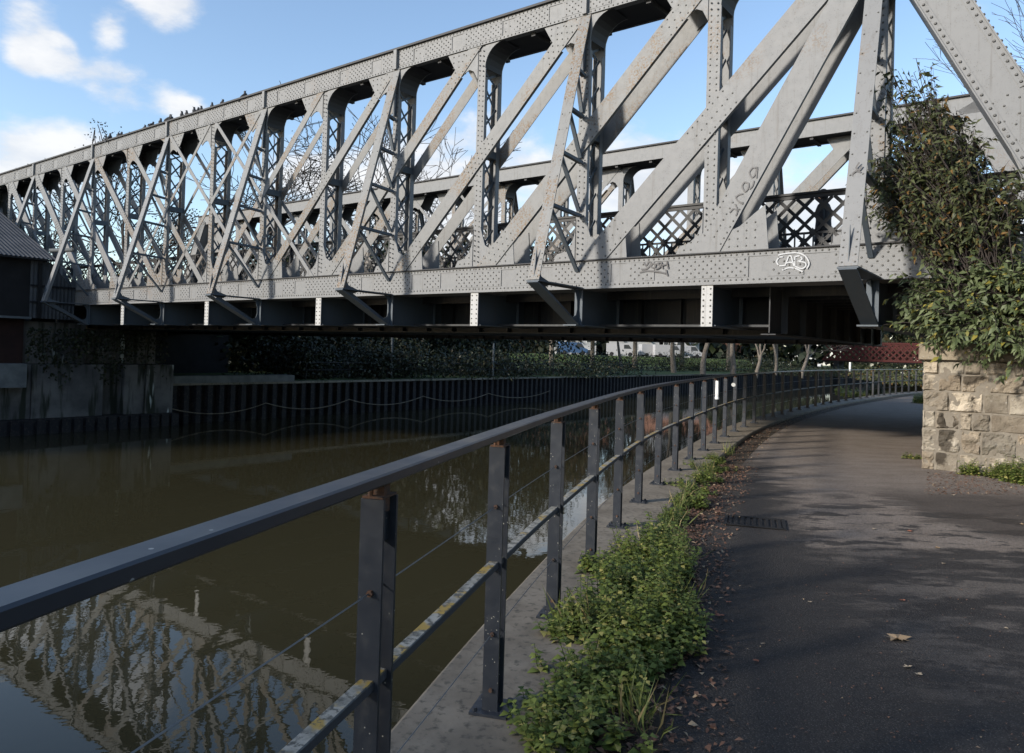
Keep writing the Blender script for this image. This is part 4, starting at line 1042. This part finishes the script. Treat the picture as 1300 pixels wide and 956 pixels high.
# weeds along the kerb: nettle-like clumps
def weed_clump(centre, radius, n_stems, h, seed, label, material=None, leaf=(.026,.058)):
    rs = random.Random(seed); tufts = [(rs.uniform(-1,1)*radius*.75, rs.uniform(-1,1)*radius*.75, rs.uniform(.55,1.35)) for _ in range(7)]; r = thing('weed_clump', centre, label, 'plant', 'weeds along the kerb'); mb = MB(); P = []; D = []; N = []; L = []
    for i in range(n_stems):
        a = rs.uniform(0, 6.283); rr = radius*math.sqrt(rs.random()); tf = rs.choice(tufts); ox, oy = tf[0]+rs.gauss(0,.27)*radius, tf[1]+rs.gauss(0,.27)*radius; a = math.atan2(oy-tf[1], ox-tf[0]); rr = min(radius, math.hypot(ox-tf[0], oy-tf[1])*2); b = Vector(centre)+Vector((ox, oy, 0)); hh = h*rs.uniform(.5,1.1)*tf[2]*(1-.4*(rr/radius)**2)
        lean = Vector((math.cos(a)*rr/radius*.35+rs.gauss(0,.15), math.sin(a)*rr/radius*.35+rs.gauss(0,.15), 1)).normalized(); top = b+lean*hh
        mb.tube([b, b.lerp(top,.5)+Vector((rs.gauss(0,.01),rs.gauss(0,.01),0)), top], [.003,.0025,.0015], 3, cap=False)
        k = int(hh/.026)+2
        for j in range(k):
            f = (j+.6)/k; q = b.lerp(top, f); ph = rs.uniform(0,.6)+(j%2)*1.57; sz = rs.uniform(*leaf)*(1.15-.55*f)
            for s_ in (0, math.pi):
                d = Vector((math.cos(ph+s_), math.sin(ph+s_), rs.uniform(-.15,.45))); P.append(tuple(q)); D.append(tuple(d)); N.append((rs.gauss(0,.25), rs.gauss(0,.25), 1)); L.append(sz)
    mb.build('stems', M['budd2'], r, recalc=False); L = np.array(L)
    leaves_obj('foliage', P, D, N, L*1.15, L*.85, material or M['weed'], r, curl=.22)
    return r
def kerb_pt(s, off, z=-.05):
    p, nn = at_arc(s); return p+nn*off+Zv*z
spec = [ # arc from post C (k=2), offset, radius, stems, height
 (1.15,.42,.24,100,.24,'leafy weeds at the lower edge of the view beside the path'),(1.6,.42,.25,90,.26,'weed clump nearest the camera on the kerb'),(2.05,.44,.30,130,.32,'broad weed clump just past the second railing post'),
 (2.45,.46,.28,115,.32,'tall dense weeds beside the third railing post'),(3.0,.44,.27,120,.37,'dense green weeds between third and fourth railing posts'),(3.5,.40,.27,105,.40,'upright weeds where the planting bulges onto the kerb'),
 (3.95,.42,.22,80,.30,'thinner weeds past the bulge of the planting'),(2.2,.16,.16,40,.15,'small weed tuft growing against the concrete strip'),(3.3,.10,.16,44,.16,'mossy weed tuft at the foot of a railing post'),
 (4.5,.44,.17,50,.17,'low weed tuft at the kerb foot'),(5.4,.43,.20,60,.15,'bright low weeds in sunlight by the kerb'),(6.2,.43,.21,66,.15,'bright mossy weeds further along the kerb'),(7.05,.42,.21,66,.15,'sunlit tuft beside the fifth post beyond the planting'),
 (7.9,.40,.22,70,.16,'sunlit weeds spilling over the kerb edge'),(8.75,.36,.24,76,.16,'weed patch spreading onto the concrete strip'),(9.6,.36,.20,60,.14,'last bright weeds before the shade under the bridge')]
s_base = sA
for i, (s, off, rad, ns, h, lb) in enumerate(spec):
    c_ = kerb_pt(s_base+s*1.0, off, -.05 if off > .34 else 0.0)
    weed_clump(c_, rad, ns, h, 200+i, lb)
for i, (px, ns, h, lb) in enumerate((((1186,598),50,.18,'small weeds at the corner of the stone wall'),((1210,603),85,.26,'weeds growing along the foot of the stone wall'),((1238,608),90,.27,'bushy weeds below the stained blocks'),((1268,613),90,.26,'weeds at the foot of the wall near the right edge'),((1298,619),90,.28,'weeds at the right edge below the wall'),((1160,588),20,.10,'tuft just inside the underpass by the wall corner'))):
    weed_clump(on_z(px[0], px[1]-6, -.05), .24 if i else .14, ns, h, 230+i, lb, M['weed'])
for i, (x, y, rad, ns, h, lb) in enumerate(((1080,503,.5,90,.45,'dark weeds at the kerb far under the bridge'),(1108,500,.4,70,.55,'taller dark weeds by the far railing'),(1168,512,.4,60,.4,'green weeds beyond the wall corner'))):
    weed_clump(on_z(x, y, -.05), rad, ns, h, 250+i, lb, M['ivy'] if i == 1 else None, (.06,.1))

M['blade'] = leaf_mat('grass_blade', (.07,.10,.025), (.16,.17,.05), (.24,.19,.09), .25, .2)
for i, (sa, off, nb, lb) in enumerate(((1.3,.60,60,'grass tuft at the front edge of the weeds'),(2.15,.17,40,'grass tuft on the strip by the third post'),(2.9,.68,70,'long grass at the path side of the dense weeds'),(3.7,.62,60,'long grass under the upright weeds'),(4.25,.40,55,'grass tuft where the weeds thin out'),(5.0,.42,45,'grass tuft between weeds further along the kerb'),(5.9,.42,45,'sunlit grass by the kerb'),(6.7,.40,45,'small sunlit grass tuft at the kerb foot'),(8.3,.40,45,'grass near the sunlit weed patch'),(10.6,.38,45,'grass at the edge of the bridge shade'))):
    c_ = kerb_pt(s_base+sa, off, -.05 if off > .34 else 0); r = thing('grass_tuft', c_, lb, 'grass', 'weeds along the kerb'); rs2 = np.random.RandomState(500+i)
    Pp = np.array(tuple(c_))+np.stack([rs2.randn(nb)*.05, rs2.randn(nb)*.06, np.zeros(nb)], 1); Dd = rs2.randn(nb,3)*[.42,.42,.1]+[0,0,1]; leaves_obj('blades', Pp, Dd, rs2.randn(nb,3), rs2.uniform(.10,.28,nb), .009, M['blade'], r, curl=.35)
# leaf litter
def litter(n, s0_, s1_, o0, o1, seed):
    rs = random.Random(seed); P = []; D = []; N = []
    for i in range(n):
        s = s_base+rs.uniform(s0_, s1_); off = o0+(o1-o0)*rs.betavariate(1.3,2.2)
        p = kerb_pt(s, off, -.048+rs.random()*.012); a = rs.uniform(0,6.283)
        P.append(tuple(p)); D.append((math.cos(a), math.sin(a), rs.gauss(.05,.15))); N.append((rs.gauss(0,.3), rs.gauss(0,.3), 1))
    return P, D, N
P, D, N = litter(5200, -1.5, 9.5, .36, 1.02, 5); P2, D2, N2 = litter(1500, 9, 30, .36, .9, 6)
for i in range(900):
    q = on_z(rnd.uniform(1175,1330), 600+rnd.random()*28, -.045); q = Q(uw(q)[0], min(uw(q)[1], 12.38), -.043)
    P2.append(tuple(q)); D2.append((rnd.gauss(0,1), rnd.gauss(0,1), .05)); N2.append((rnd.gauss(0,.3), rnd.gauss(0,.3), 1))
for i in range(420):
    px_, py_ = rnd.uniform(905,1320), rnd.uniform(560,950); q = on_z(px_, py_, -.042)
    if uw(q)[1] > 12.2 and uw(q)[0] < 2.2: continue
    P2.append(tuple(q)); D2.append((rnd.gauss(0,1), rnd.gauss(0,1), .05)); N2.append((rnd.gauss(0,.3), rnd.gauss(0,.3), 1))
P += P2; D += D2; N += N2; n = len(P)
o = leaves_obj('leaf_litter', P, D, N, np.where(np.arange(n) >= n-420, RS.uniform(.008,.02,n), RS.uniform(.016,.05,n)), np.where(np.arange(n) >= n-420, RS.uniform(.005,.012,n), RS.uniform(.010,.032,n)), M['litter']); tag(o, 'brown fallen leaves and crumbs gathered along the kerb and wall foot', 'leaf litter', None, 'stuff')
# scattered single leaves on the path
lv = [(1140,812,.085,'large pale maple leaf lying on the near tarmac'),(1110,672,.03,'small pale leaf on the lighter tarmac'),(1190,696,.035,'small tan leaf on the seam of the tarmac'),(1028,765,.022,'tiny pale leaf in the middle of the path'),(1146,763,.03,'orange leaf fragment left of the large leaf'),
      (1210,629,.035,'white scrap like leaf near the wall'),(1152,848,.035,'leaf at the lower right of the path'),(1166,857,.03,'crumpled leaf lowest on the path'),(1198,716,.025,'pale leaf right of the tan leaf'),(1298,666,.05,'long orange leaf at the right edge'),(1155,675,.04,'dark curled leaf in the damp patch'),(960,840,.03,'brown leaf close to the litter'),(968,818,.02,'pale crumb of leaf near the litter'),(914,782,.045,'reddish leaf beside the litter'),(925,765,.03,'small reddish leaf above the larger one'),(1277,798,.02,'tiny leaf at the right of the path')]
def leaf_shape(c, sz, seed, m, label):
    rs = random.Random(seed); mb = MB(); k = 14; a0 = rs.uniform(0,6.28); ring = []
    for i in range(k):
        a = a0+2*math.pi*i/k; r_ = sz*(.9 if i % 2 == 0 else .5)*rs.uniform(.8,1.15)*(1 if sz > .06 else .8); ring.append(c+Vector((math.cos(a)*r_, math.sin(a)*r_*.8, .004+rs.uniform(0,.25)*sz)))
    mb.add([c+Zv*.003]+ring, [(0, i+1, (i+1)%k+1) for i in range(k)])
    o = mb.build('fallen_leaf', m, recalc=False); return tag(o, label, 'leaf', 'leaves scattered on the path')
pale = mat('dry_leaf_tan', (.34,.23,.13), .8); red = mat('dry_leaf_red', (.22,.085,.05), .8); white_l = mat('dry_leaf_pale', (.30,.24,.17), .8)
for i, (x, y, sz, lb) in enumerate(lv):
    leaf_shape(on_z(x, y, -.044), sz, 300+i, pale if i in (0,2,9) else (red if i in (4,10,13,14,11) else white_l), lb)
# drain cover set in the path
dc = on_z(958, 663, -.044); nn = at_arc(s_base+4.6)[1]; dd = Vector((-nn.y, nn.x, 0))
dr = thing('drain_cover', dc, 'iron slotted drain cover set flush in the path', 'drain cover')
mb = MB(); 
for s_ in (-1, 1): mb.boxv(dc+dd*.20*s_+Zv*.004, nn*.25, dd*.02, Zv*.004); mb.boxv(dc+nn*.26*s_+Zv*.004, nn*.015, dd*.22, Zv*.004)
mb.build('frame', M['shed_dark'], dr); mb = MB()
for k in range(9): mb.boxv(dc+nn*(-.22+k*.055)+Zv*.003, nn*.014, dd*.17, Zv*.003)
mb.build('grating', M['shed_dark'], dr)

# ------------------------------------------------------------------ birds
def pigeon(p, ang, sc, label, pose):
    r = thing('pigeon', p, label, 'bird', 'birds perched on the top chord'); mb = MB(); rot = Matrix.Rotation(ang, 3, 'Z') @ Matrix.Rotation(pose, 3, 'Y')
    def T(v): return Vector(p) + (rot @ Vector(v))*sc + Zv*0
    mb.ell(T((0,0,.13)), .125*sc, .06*sc, .065*sc, 10, 7, rot); mb.ell(T((.11,0,.215)), .036*sc, .032*sc, .036*sc, 8, 6, rot)
    mb.tube([T((.06,0,.15)), T((.09,0,.19)), T((.108,0,.215))], [.05*sc,.038*sc,.028*sc], 8)
    mb.prism([T((-.09,-.03,.125)), T((-.24,-.035,.10)), T((-.24,.035,.10)), T((-.09,.03,.125))], Zv*.015*sc); mb.prism([T((.14,-.008,.215)), T((.175,0,.205)), T((.14,.008,.215))], Zv*.008*sc)
    for s_ in (-1,1): mb.tube([T((.0,.025*s_,.08)), T((.01,.025*s_,0.0))], .006*sc, 4)
    mb.build('body', M['feather'], r, smooth=True)
    mb = MB()
    for s_ in (-1,1): mb.ell(T((-.03,.055*s_,.135)), .12*sc, .014*sc, .045*sc, 8, 6, rot)
    mb.build('wings', M['black'], r, smooth=True)
bp = [132,142,150,154,182,193.5,201.7,209.5,217,220.5,230,236,245.6,249,254.7,269,279,313.5]
names = ['leftmost bird of the row','second bird from the left on the chord','bird third from the left, close to its neighbour','fourth bird from the left','bird standing just right of the twigs','hunched bird at the start of the long group','upright bird after the hunched one','tall upright bird in the middle of the row','bird bending down','bird touching the bending one','plump bird past the bending pair','pale breasted bird leaning left','left bird of a tight pair','right bird of the tight pair','slim bird after the tight pair','bird on its own near the lattice seam','bird looking along the chord','solitary bird furthest to the right']
for i, x in enumerate(bp):
    # where the pixel column meets the top edge of the near chord
    y = 223 - .3266*x*1.0
    d = ray(x, y); p = on_w(x, y, 12.62); u_ = uw(p)[0]
    pigeon(Q(u_, 12.62, TT+.002), rnd.uniform(0, 6.28), rnd.uniform(.92,1.08), 'dark pigeon perched on the top chord, '+names[i], rnd.choice((-.75,-.55,-.3,-.9)) )

# ------------------------------------------------------------------ person on the deck
def person(p, ang, h):
    r = thing('person', p, 'person in dark hooded coat walking behind the lattice parapet', 'person')
    rot = Matrix.Rotation(ang, 3, 'Z'); k = h/1.75
    def T(x, y, z): return Vector(p) + rot @ (Vector((x,y,z))*k)
    me = bpy.data.meshes.new('body'); J = {
     'pel':(0,0,.95,.15),'wst':(0,0,1.10,.14),'chs':(0,.01,1.32,.17),'nk':(0,.01,1.49,.07),'hd1':(0,.02,1.57,.085),'hd2':(0,.03,1.67,.085),
     'hl':(-.10,0,.90,.10),'kl':(-.11,.10,.50,.07),'al':(-.11,-.02,.09,.045),'tl':(-.11,.13,.04,.04),
     'hr':(.10,0,.90,.10),'kr':(.11,.0,.50,.07),'ar':(.11,-.22,.13,.045),'tr':(.11,-.10,.04,.04),
     'sl':(-.20,.01,1.40,.075),'el':(-.25,-.04,1.14,.055),'wl':(-.24,.06,.92,.038),'hal':(-.24,.10,.84,.035),
     'sr':(.20,.01,1.40,.075),'er':(.25,.03,1.14,.055),'wr':(.23,.14,.94,.038),'har':(.22,.19,.88,.035)}
    ks = list(J); E_ = [('pel','wst'),('wst','chs'),('chs','nk'),('nk','hd1'),('hd1','hd2'),('pel','hl'),('hl','kl'),('kl','al'),('al','tl'),('pel','hr'),('hr','kr'),('kr','ar'),('ar','tr'),('chs','sl'),('sl','el'),('el','wl'),('wl','hal'),('chs','sr'),('sr','er'),('er','wr'),('wr','har')]
    me.from_pydata([tuple(T(*J[q][:3])-Vector(p)) for q in ks], [(ks.index(a), ks.index(b)) for a, b in E_], [])
    o = bpy.data.objects.new('body', me); C.objects.link(o); o.parent = r; me.materials.append(M['black'])
    sk = o.modifiers.new('skin', 'SKIN')
    for i, q in enumerate(ks): me.skin_vertices[0].data[i].radius = (J[q][3]*k, J[q][3]*k*.8)
    me.skin_vertices[0].data[0].use_root = True
    o.modifiers.new('sub', 'SUBSURF').levels = 2; o.modifiers['sub'].render_levels = 2
    mb = MB(); mb.ell(T(0,.05,1.63), .078*k, .092*k, .115*k, 12, 9, rot)
    mb.ell(T(0,.145,1.62), .013*k, .02*k, .022*k, 6, 5, rot)
    for s_ in (-1,1): mb.ell(T(.08*s_,.04,1.63), .012*k, .02*k, .03*k, 6, 5, rot)
    mb.build('face', M['skin'], r, smooth=True)
    mb = MB(); mb.ell(T(0,.015,1.66), .10*k, .105*k, .125*k, 12, 9, rot); mb.build('hood', M['black'], r, smooth=True)
    mb = MB(); vs = []; n_ = 16
    for z, rx, ry in ((.74,.23,.17),(.95,.20,.155),(1.15,.18,.14),(1.35,.21,.15),(1.46,.15,.11),(1.50,.08,.08)):
        for j in range(n_): t = 2*math.pi*j/n_; vs.append(T(rx*math.cos(t), ry*math.sin(t), z))
    mb.add(vs, [(i*n_+j, i*n_+(j+1)%n_, (i+1)*n_+(j+1)%n_, (i+1)*n_+j) for i in range(5) for j in range(n_)]); mb.build('coat', M['black'], r, smooth=True)
pp = on_w(1045, 300, 15.6); person(Q(uw(pp)[0], 15.6, 3.12), TH-math.pi/2+math.pi/2, 1.77)

# ------------------------------------------------------------------ beyond: red footbridge, houses, vans, railing, poles
rf = thing('red_footbridge', Q(18, 122, 1.5), 'distant red lattice footbridge over the river', 'footbridge')
for wv in (121, 124):
    mb = MB(); ua, ub_ = -2, 32; z0, z1 = 1.5, 4.35
    mb.ub(ua, ub_, wv-.1, wv+.1, z1-.25, z1); mb.ub(ua, ub_, wv-.1, wv+.1, z0, z0+.3)
    u = ua; h = z1-z0-.55
    while u < ub_-h:
        for s_, dw in ((1,-.03),(-1,.03)):
            a, b = (u, u+h) if s_ == 1 else (u+h, u); mb.bar(Q(a, wv+dw, z0+.3), Q(b, wv+dw, z1-.25), W.cross((Q(b,0,h)-Q(a,0,0)).normalized()), .10, .02)
        u += .9
    mb.build('side_truss', M['redpaint'], rf)
mb = MB(); mb.ub(-2,32,121.11,123.89,1.35,1.5); mb.build('deck', M['shed_dark'], rf)
for u in (3, 12, 30):
    mb = MB(); mb.ub(u-.4,u+.4,121,124,-2.2,1.34); mb.build('pier', M['shed_dark'], rf)
def house(px, Y, wdt, h, roofh, m, label, nwin=3):
    p = ground_at(px, Y); r = thing('house', p, label, 'house'); mb = MB(); X0, Y0 = p.x, p.y
    mb.box(X0-wdt/2, X0+wdt/2, Y0, Y0+8, -.3, h); mb.build('walls', m, r)
    mb = MB(); mb.prism([(X0-wdt/2-.3,Y0-.4,h+.001),(X0-wdt/2-.3,Y0+8.4,h+.001),(X0-wdt/2-.3,Y0+4,h+roofh)], (wdt+.6,0,0)); mb.build('roof', M['roof'], r)
    for k in range(nwin):
        for z in (1.0, 3.6):
            if z+1.2 > h: continue
            x = X0-wdt/2+wdt*(k+.5)/nwin; mb = MB(); mb.box(x-.5,x+.5,Y0-.06,Y0-.002,z,z+1.3); f = mb.build('window', M['white'], r)
            mb = MB(); mb.box(x-.42,x+.42,Y0-.08,Y0-.061,z+.08,z+1.22); mb.build('pane', M['glass'], f)
    mb = MB(); mb.box(X0+wdt*.3,X0+wdt*.3+.8,Y0+3.5,Y0+4.5,h+roofh*.6,h+roofh+1); mb.build('chimney', M['brick'], r)
M['roof'] = simple('slate_roof', (.10,.095,.10), (.15,.14,.145), 1)
M['render'] = simple('white_render', (.30,.30,.30), (.40,.40,.40), .5)
M['brickh'] = simple('house_brick', (.25,.12,.08), (.33,.18,.13), .8)
for i, (x, Y, wd_, h, rh, m_, lb) in enumerate(((728,150,9,5.2,2.4,'render','white rendered house at the left of the gap under the deck'),(775,158,8,5.0,2.4,'brickh','brick house behind the reddish tree'),(812,150,12,4.4,2.2,'render','long white house in the middle of the gap'),(862,150,8,5.0,2.4,'render','white house behind the pale trunk'),(905,160,12,5.6,2.6,'brickh','brown brick house right of the pale trunk'),(665,160,14,5.4,2.4,'brickh','brick house at the left behind the bushes'))):
    house(x, Y, wd_, h, rh, M[m_], lb)
for x, Y, w_, h_, lb in ((690,210,38,20,'long four storey brick block far behind the houses'),(850,215,34,17,'second brick block far behind the houses, lower')):
    house(x, Y, w_, h_, 2, M['brickh'], lb, 9)
def van(px, Y, ang, colr, label):
    p = ground_at(px, Y, 1.2); r = thing('parked_van', p, label, 'van', 'vans parked above the far bank'); rot = Matrix.Rotation(ang,3,'Z')
    prof = [(-2.5,.35),(2.5,.35),(2.5,1.0),(1.9,1.25),(1.3,2.15),(-2.5,2.2)]; mb = MB(); mb.prism([Vector(p)+rot@Vector((x,-.95,z)) for x, z in prof], rot@Vector((0,1.9,0))); mb.build('body', colr, r)
    mb = MB(); mb.prism([Vector(p)+rot@Vector((x,-.96,z)) for x, z in ((1.82,1.3),(1.3,2.0),(.5,2.0),(.5,1.3))], rot@Vector((0,1.92,0))); mb.build('window', M['glass'], r)
    for x in (-1.6,1.6):
        for y in (-.9,.9):
            mb = MB(); mb.tube([Vector(p)+rot@Vector((x,y-.1,.35)), Vector(p)+rot@Vector((x,y+.1,.35))], .35, 14); mb.build('wheel', M['black'], r)
blue = mat('blue_van_paint', (.05,.10,.20), .4); M['vanwhite'] = mat('dull_white_van', (.35,.35,.36), .5)
mb = MB(); a0, a1 = ground_at(640,122,0), ground_at(960,128,0); dvec = (a1-a0).normalized(); nrm_ = Vector((-dvec.y,dvec.x,0))
mb.hexa([a0-Zv*.3, a1-Zv*.3, a1+nrm_*40-Zv*.3, a0+nrm_*40-Zv*.3, a0+nrm_*3+Zv*1.2, a1+nrm_*3+Zv*1.2, a1+nrm_*40+Zv*1.2, a0+nrm_*40+Zv*1.2]); tag(mb.build('street_bank', M['grass']), kind='structure')
van(727,131,.1,blue,'blue van parked at the left end of the street'); van(788,131,-.1,M['vanwhite'],'white van parked left of the reddish trunk'); van(830,133,.15,M['vanwhite'],'white van parked beyond the middle of the bank'); van(848,131,.05,M['vanwhite'],'white van parked just left of the pale trunk'); van(872,134,.0,M['vanwhite'],'white van half hidden behind the pale trunk')
# far bank fence rail and pale poles
fr = thing('bank_fence', Q(31.5, 30, -.25), 'thin metal rail fence along the far bank', 'fence'); mb = MB()
for z in (.25,.62): mb.tube([Q(31.4,w,z) for w in (24,34,44,54,64)], .025, 5)
mb.build('rails', M['pile'], fr)
for k in range(15): mb = MB(); mb.tube([Q(31.4,24+k*2.8,-.26), Q(31.4,24+k*2.8,.62)], .03, 5); mb.build('fence_post', M['pile'], fr)
for x, y0, y1, lb in ((497,463,428,'pale pole on the far bank beside the dark bush'),(626,466,436,'pale post on the far bank below the deck'),(1079,471,460,'white board on the far railing by the footbridge')):
    a = on_u(x, y0, 31.3) if x < 700 else at(x, y0, 45); b = on_u(x, y1, 31.3) if x < 700 else at(x, y1, 45)
    mb = MB(); mb.tube([Vector((a.x,a.y,a.z-.6 if x < 700 else a.z)), Vector((a.x,a.y,b.z))], .06, 8); tag(mb.build('pole', M['concrete_pale'] if x < 700 else M['white']), lb, 'pole')
# lamp-like white light box on the far bank
a = at(1040, 463.5, 60); mb = MB(); mb.boxv(a, Vector((.12,0,0)), Vector((0,.02,0)), Vector((0,0,.10)))
sgn_ = mb.build('notice_board', M['white']); mb = MB(); mb.tube([a+Vector((0,.06,.1)), a-Zv*1.9+Vector((0,.06,0))], .03, 5); sgn_.name = 'small_sign'; mb.build('signpost', M['shed_dark'], sgn_)
tag(sgn_, 'small white notice on a post left of the red footbridge pier', 'sign')
# ivy hanging over the left abutment
rs = np.random.RandomState(9); n = 1500; ws = rs.uniform(10.9,16.1,n); zz = 1.9 - rs.rand(n)**1.2*2.2*(.4+.6*np.abs(np.sin(ws*1.7))); P = np.array([tuple(Q(30.15+.25*rs.rand(), a, b)) for a, b in zip(ws, zz)])
iv = thing('hanging_ivy', Q(30.3,13.5,1.9), 'ivy hanging over the left abutment below the bridge', 'ivy'); leaves_obj('foliage', P, rs.randn(n,3)+[0,0,-1.5], rs.randn(n,3)-np.array(U)*1.5, .13, .09, M['ivy'], iv)

# ================================================================== LIGHT, SKY, CAMERA
sun_h = Vector((-.88, -.47, 0)).normalized(); EL = math.radians(22)
sdir = sun_h*math.cos(EL) + Zv*math.sin(EL)
sd = bpy.data.lights.new('sun', 'SUN'); sd.energy = 3.4; sd.angle = math.radians(5); sd.color = (1.0,.93,.83)
so = bpy.data.objects.new('sun', sd); C.objects.link(so); so.rotation_euler = sdir.to_track_quat('Z', 'Y').to_euler()
wd = bpy.data.worlds.new('World'); SC.world = wd; wd.use_nodes = True; t = NT(wd)
sky = t.node('ShaderNodeTexSky'); sky.sky_type = 'NISHITA'; sky.sun_disc = False; sky.sun_elevation = EL; sky.sun_rotation = math.atan2(sdir.x, sdir.y); sky.air_density = 1.0; sky.dust_density = .6; sky.ozone_density = 1.5
tc = t.node('ShaderNodeTexCoord').outputs['Generated']
def dist_to(px, sc=(1,1,1)):
    d = ray(*px).normalized(); s_ = t.node('ShaderNodeVectorMath', operation='SUBTRACT'); t.link(tc, s_.inputs[0]); s_.inputs[1].default_value = d
    m_ = t.node('ShaderNodeVectorMath', operation='MULTIPLY'); t.link(s_.outputs[0], m_.inputs[0]); m_.inputs[1].default_value = sc
    l = t.node('ShaderNodeVectorMath', operation='LENGTH'); t.link(m_.outputs[0], l.inputs[0]); return l.outputs['Value']
cn = t.noise(t.map(tc, (1,1,1.9), (1.3,2.1,.4)), 4.2, 8, .6, .25)
cn2 = t.noise(t.map(tc, (1,1,2.2), (5.3,.1,3.4)), 13, 6, .6)
f = t.math('ADD', t.math('MULTIPLY', cn, .75), t.math('MULTIPLY', cn2, .25))
bias = None
for px, r_, amt in (((110,92),.055,.24),((60,76),.04,.22),((165,108),.06,.26),((225,130),.04,.22),((25,190),.09,.20),((120,190),.06,.14),((30,75),.035,.22),((75,60),.03,.2),((130,30),.04,.16),((250,150),.04,.2),((330,55),.03,.12),((60,20),.05,.16),((215,5),.07,.18),((190,-20),.09,.18),((20,20),.05,.14),((140,45),.03,.14),((510,215),.10,.20),((640,190),.12,.18),((760,225),.13,.24),((1000,275),.22,.30),((400,230),.10,.22),((1235,25),.05,.12),((340,95),.025,.10),((870,250),.12,.16),((560,290),.18,.26),((1290,330),.2,.22)):
    v = t.math('MULTIPLY', t.step(dist_to(px), r_, 0), amt); bias = v if bias is None else t.math('ADD', bias, v)
sepz = t.node('ShaderNodeSeparateXYZ'); t.link(tc, sepz.inputs[0])
low = t.math('MULTIPLY', t.step(sepz.outputs[2], .30, .05), .16)
# clouds elsewhere in the sky, behind and beside the viewer
f2 = t.math('ADD', f, t.math('ADD', t.math('MINIMUM', bias, .30), low))
other = t.step(sepz.outputs[1], .2, -.3); f2 = t.math('ADD', f2, t.math('MULTIPLY', other, .02))
cm = t.step(f2, .61, .80)
cloudc = t.mix(t.step(cn2, .35, .7), (3.1,3.25,3.5), (3.9,3.9,3.9))
hs = t.node('ShaderNodeHueSaturation'); t.link(sky.outputs[0], hs.inputs['Color']); hs.inputs['Saturation'].default_value = 1.0
mixc = t.mix(t.math('MULTIPLY', cm, .92), hs.outputs[0], cloudc)
bg = t.n['Background']; t.link(mixc, bg.inputs[0]); bg.inputs[1].default_value = .15

cam = bpy.data.cameras.new('camera'); co = bpy.data.objects.new('camera', cam); C.objects.link(co); SC.camera = co
co.matrix_world = Matrix(((CR.x,CU.x,-fwd.x,0),(CR.y,CU.y,-fwd.y,0),(CR.z,CU.z,-fwd.z,EYE),(0,0,0,1)))
cam.sensor_width = 36; cam.lens = 36*FPX/1300; cam.shift_y = -(478-433.5)/1300; cam.clip_start = .05; cam.clip_end = 2000
SC.render.resolution_x = 1024; SC.render.resolution_y = 753
SC.view_settings.view_transform = 'Standard'; SC.view_settings.look = 'None'; SC.view_settings.exposure = .8; SC.view_settings.gamma = 1
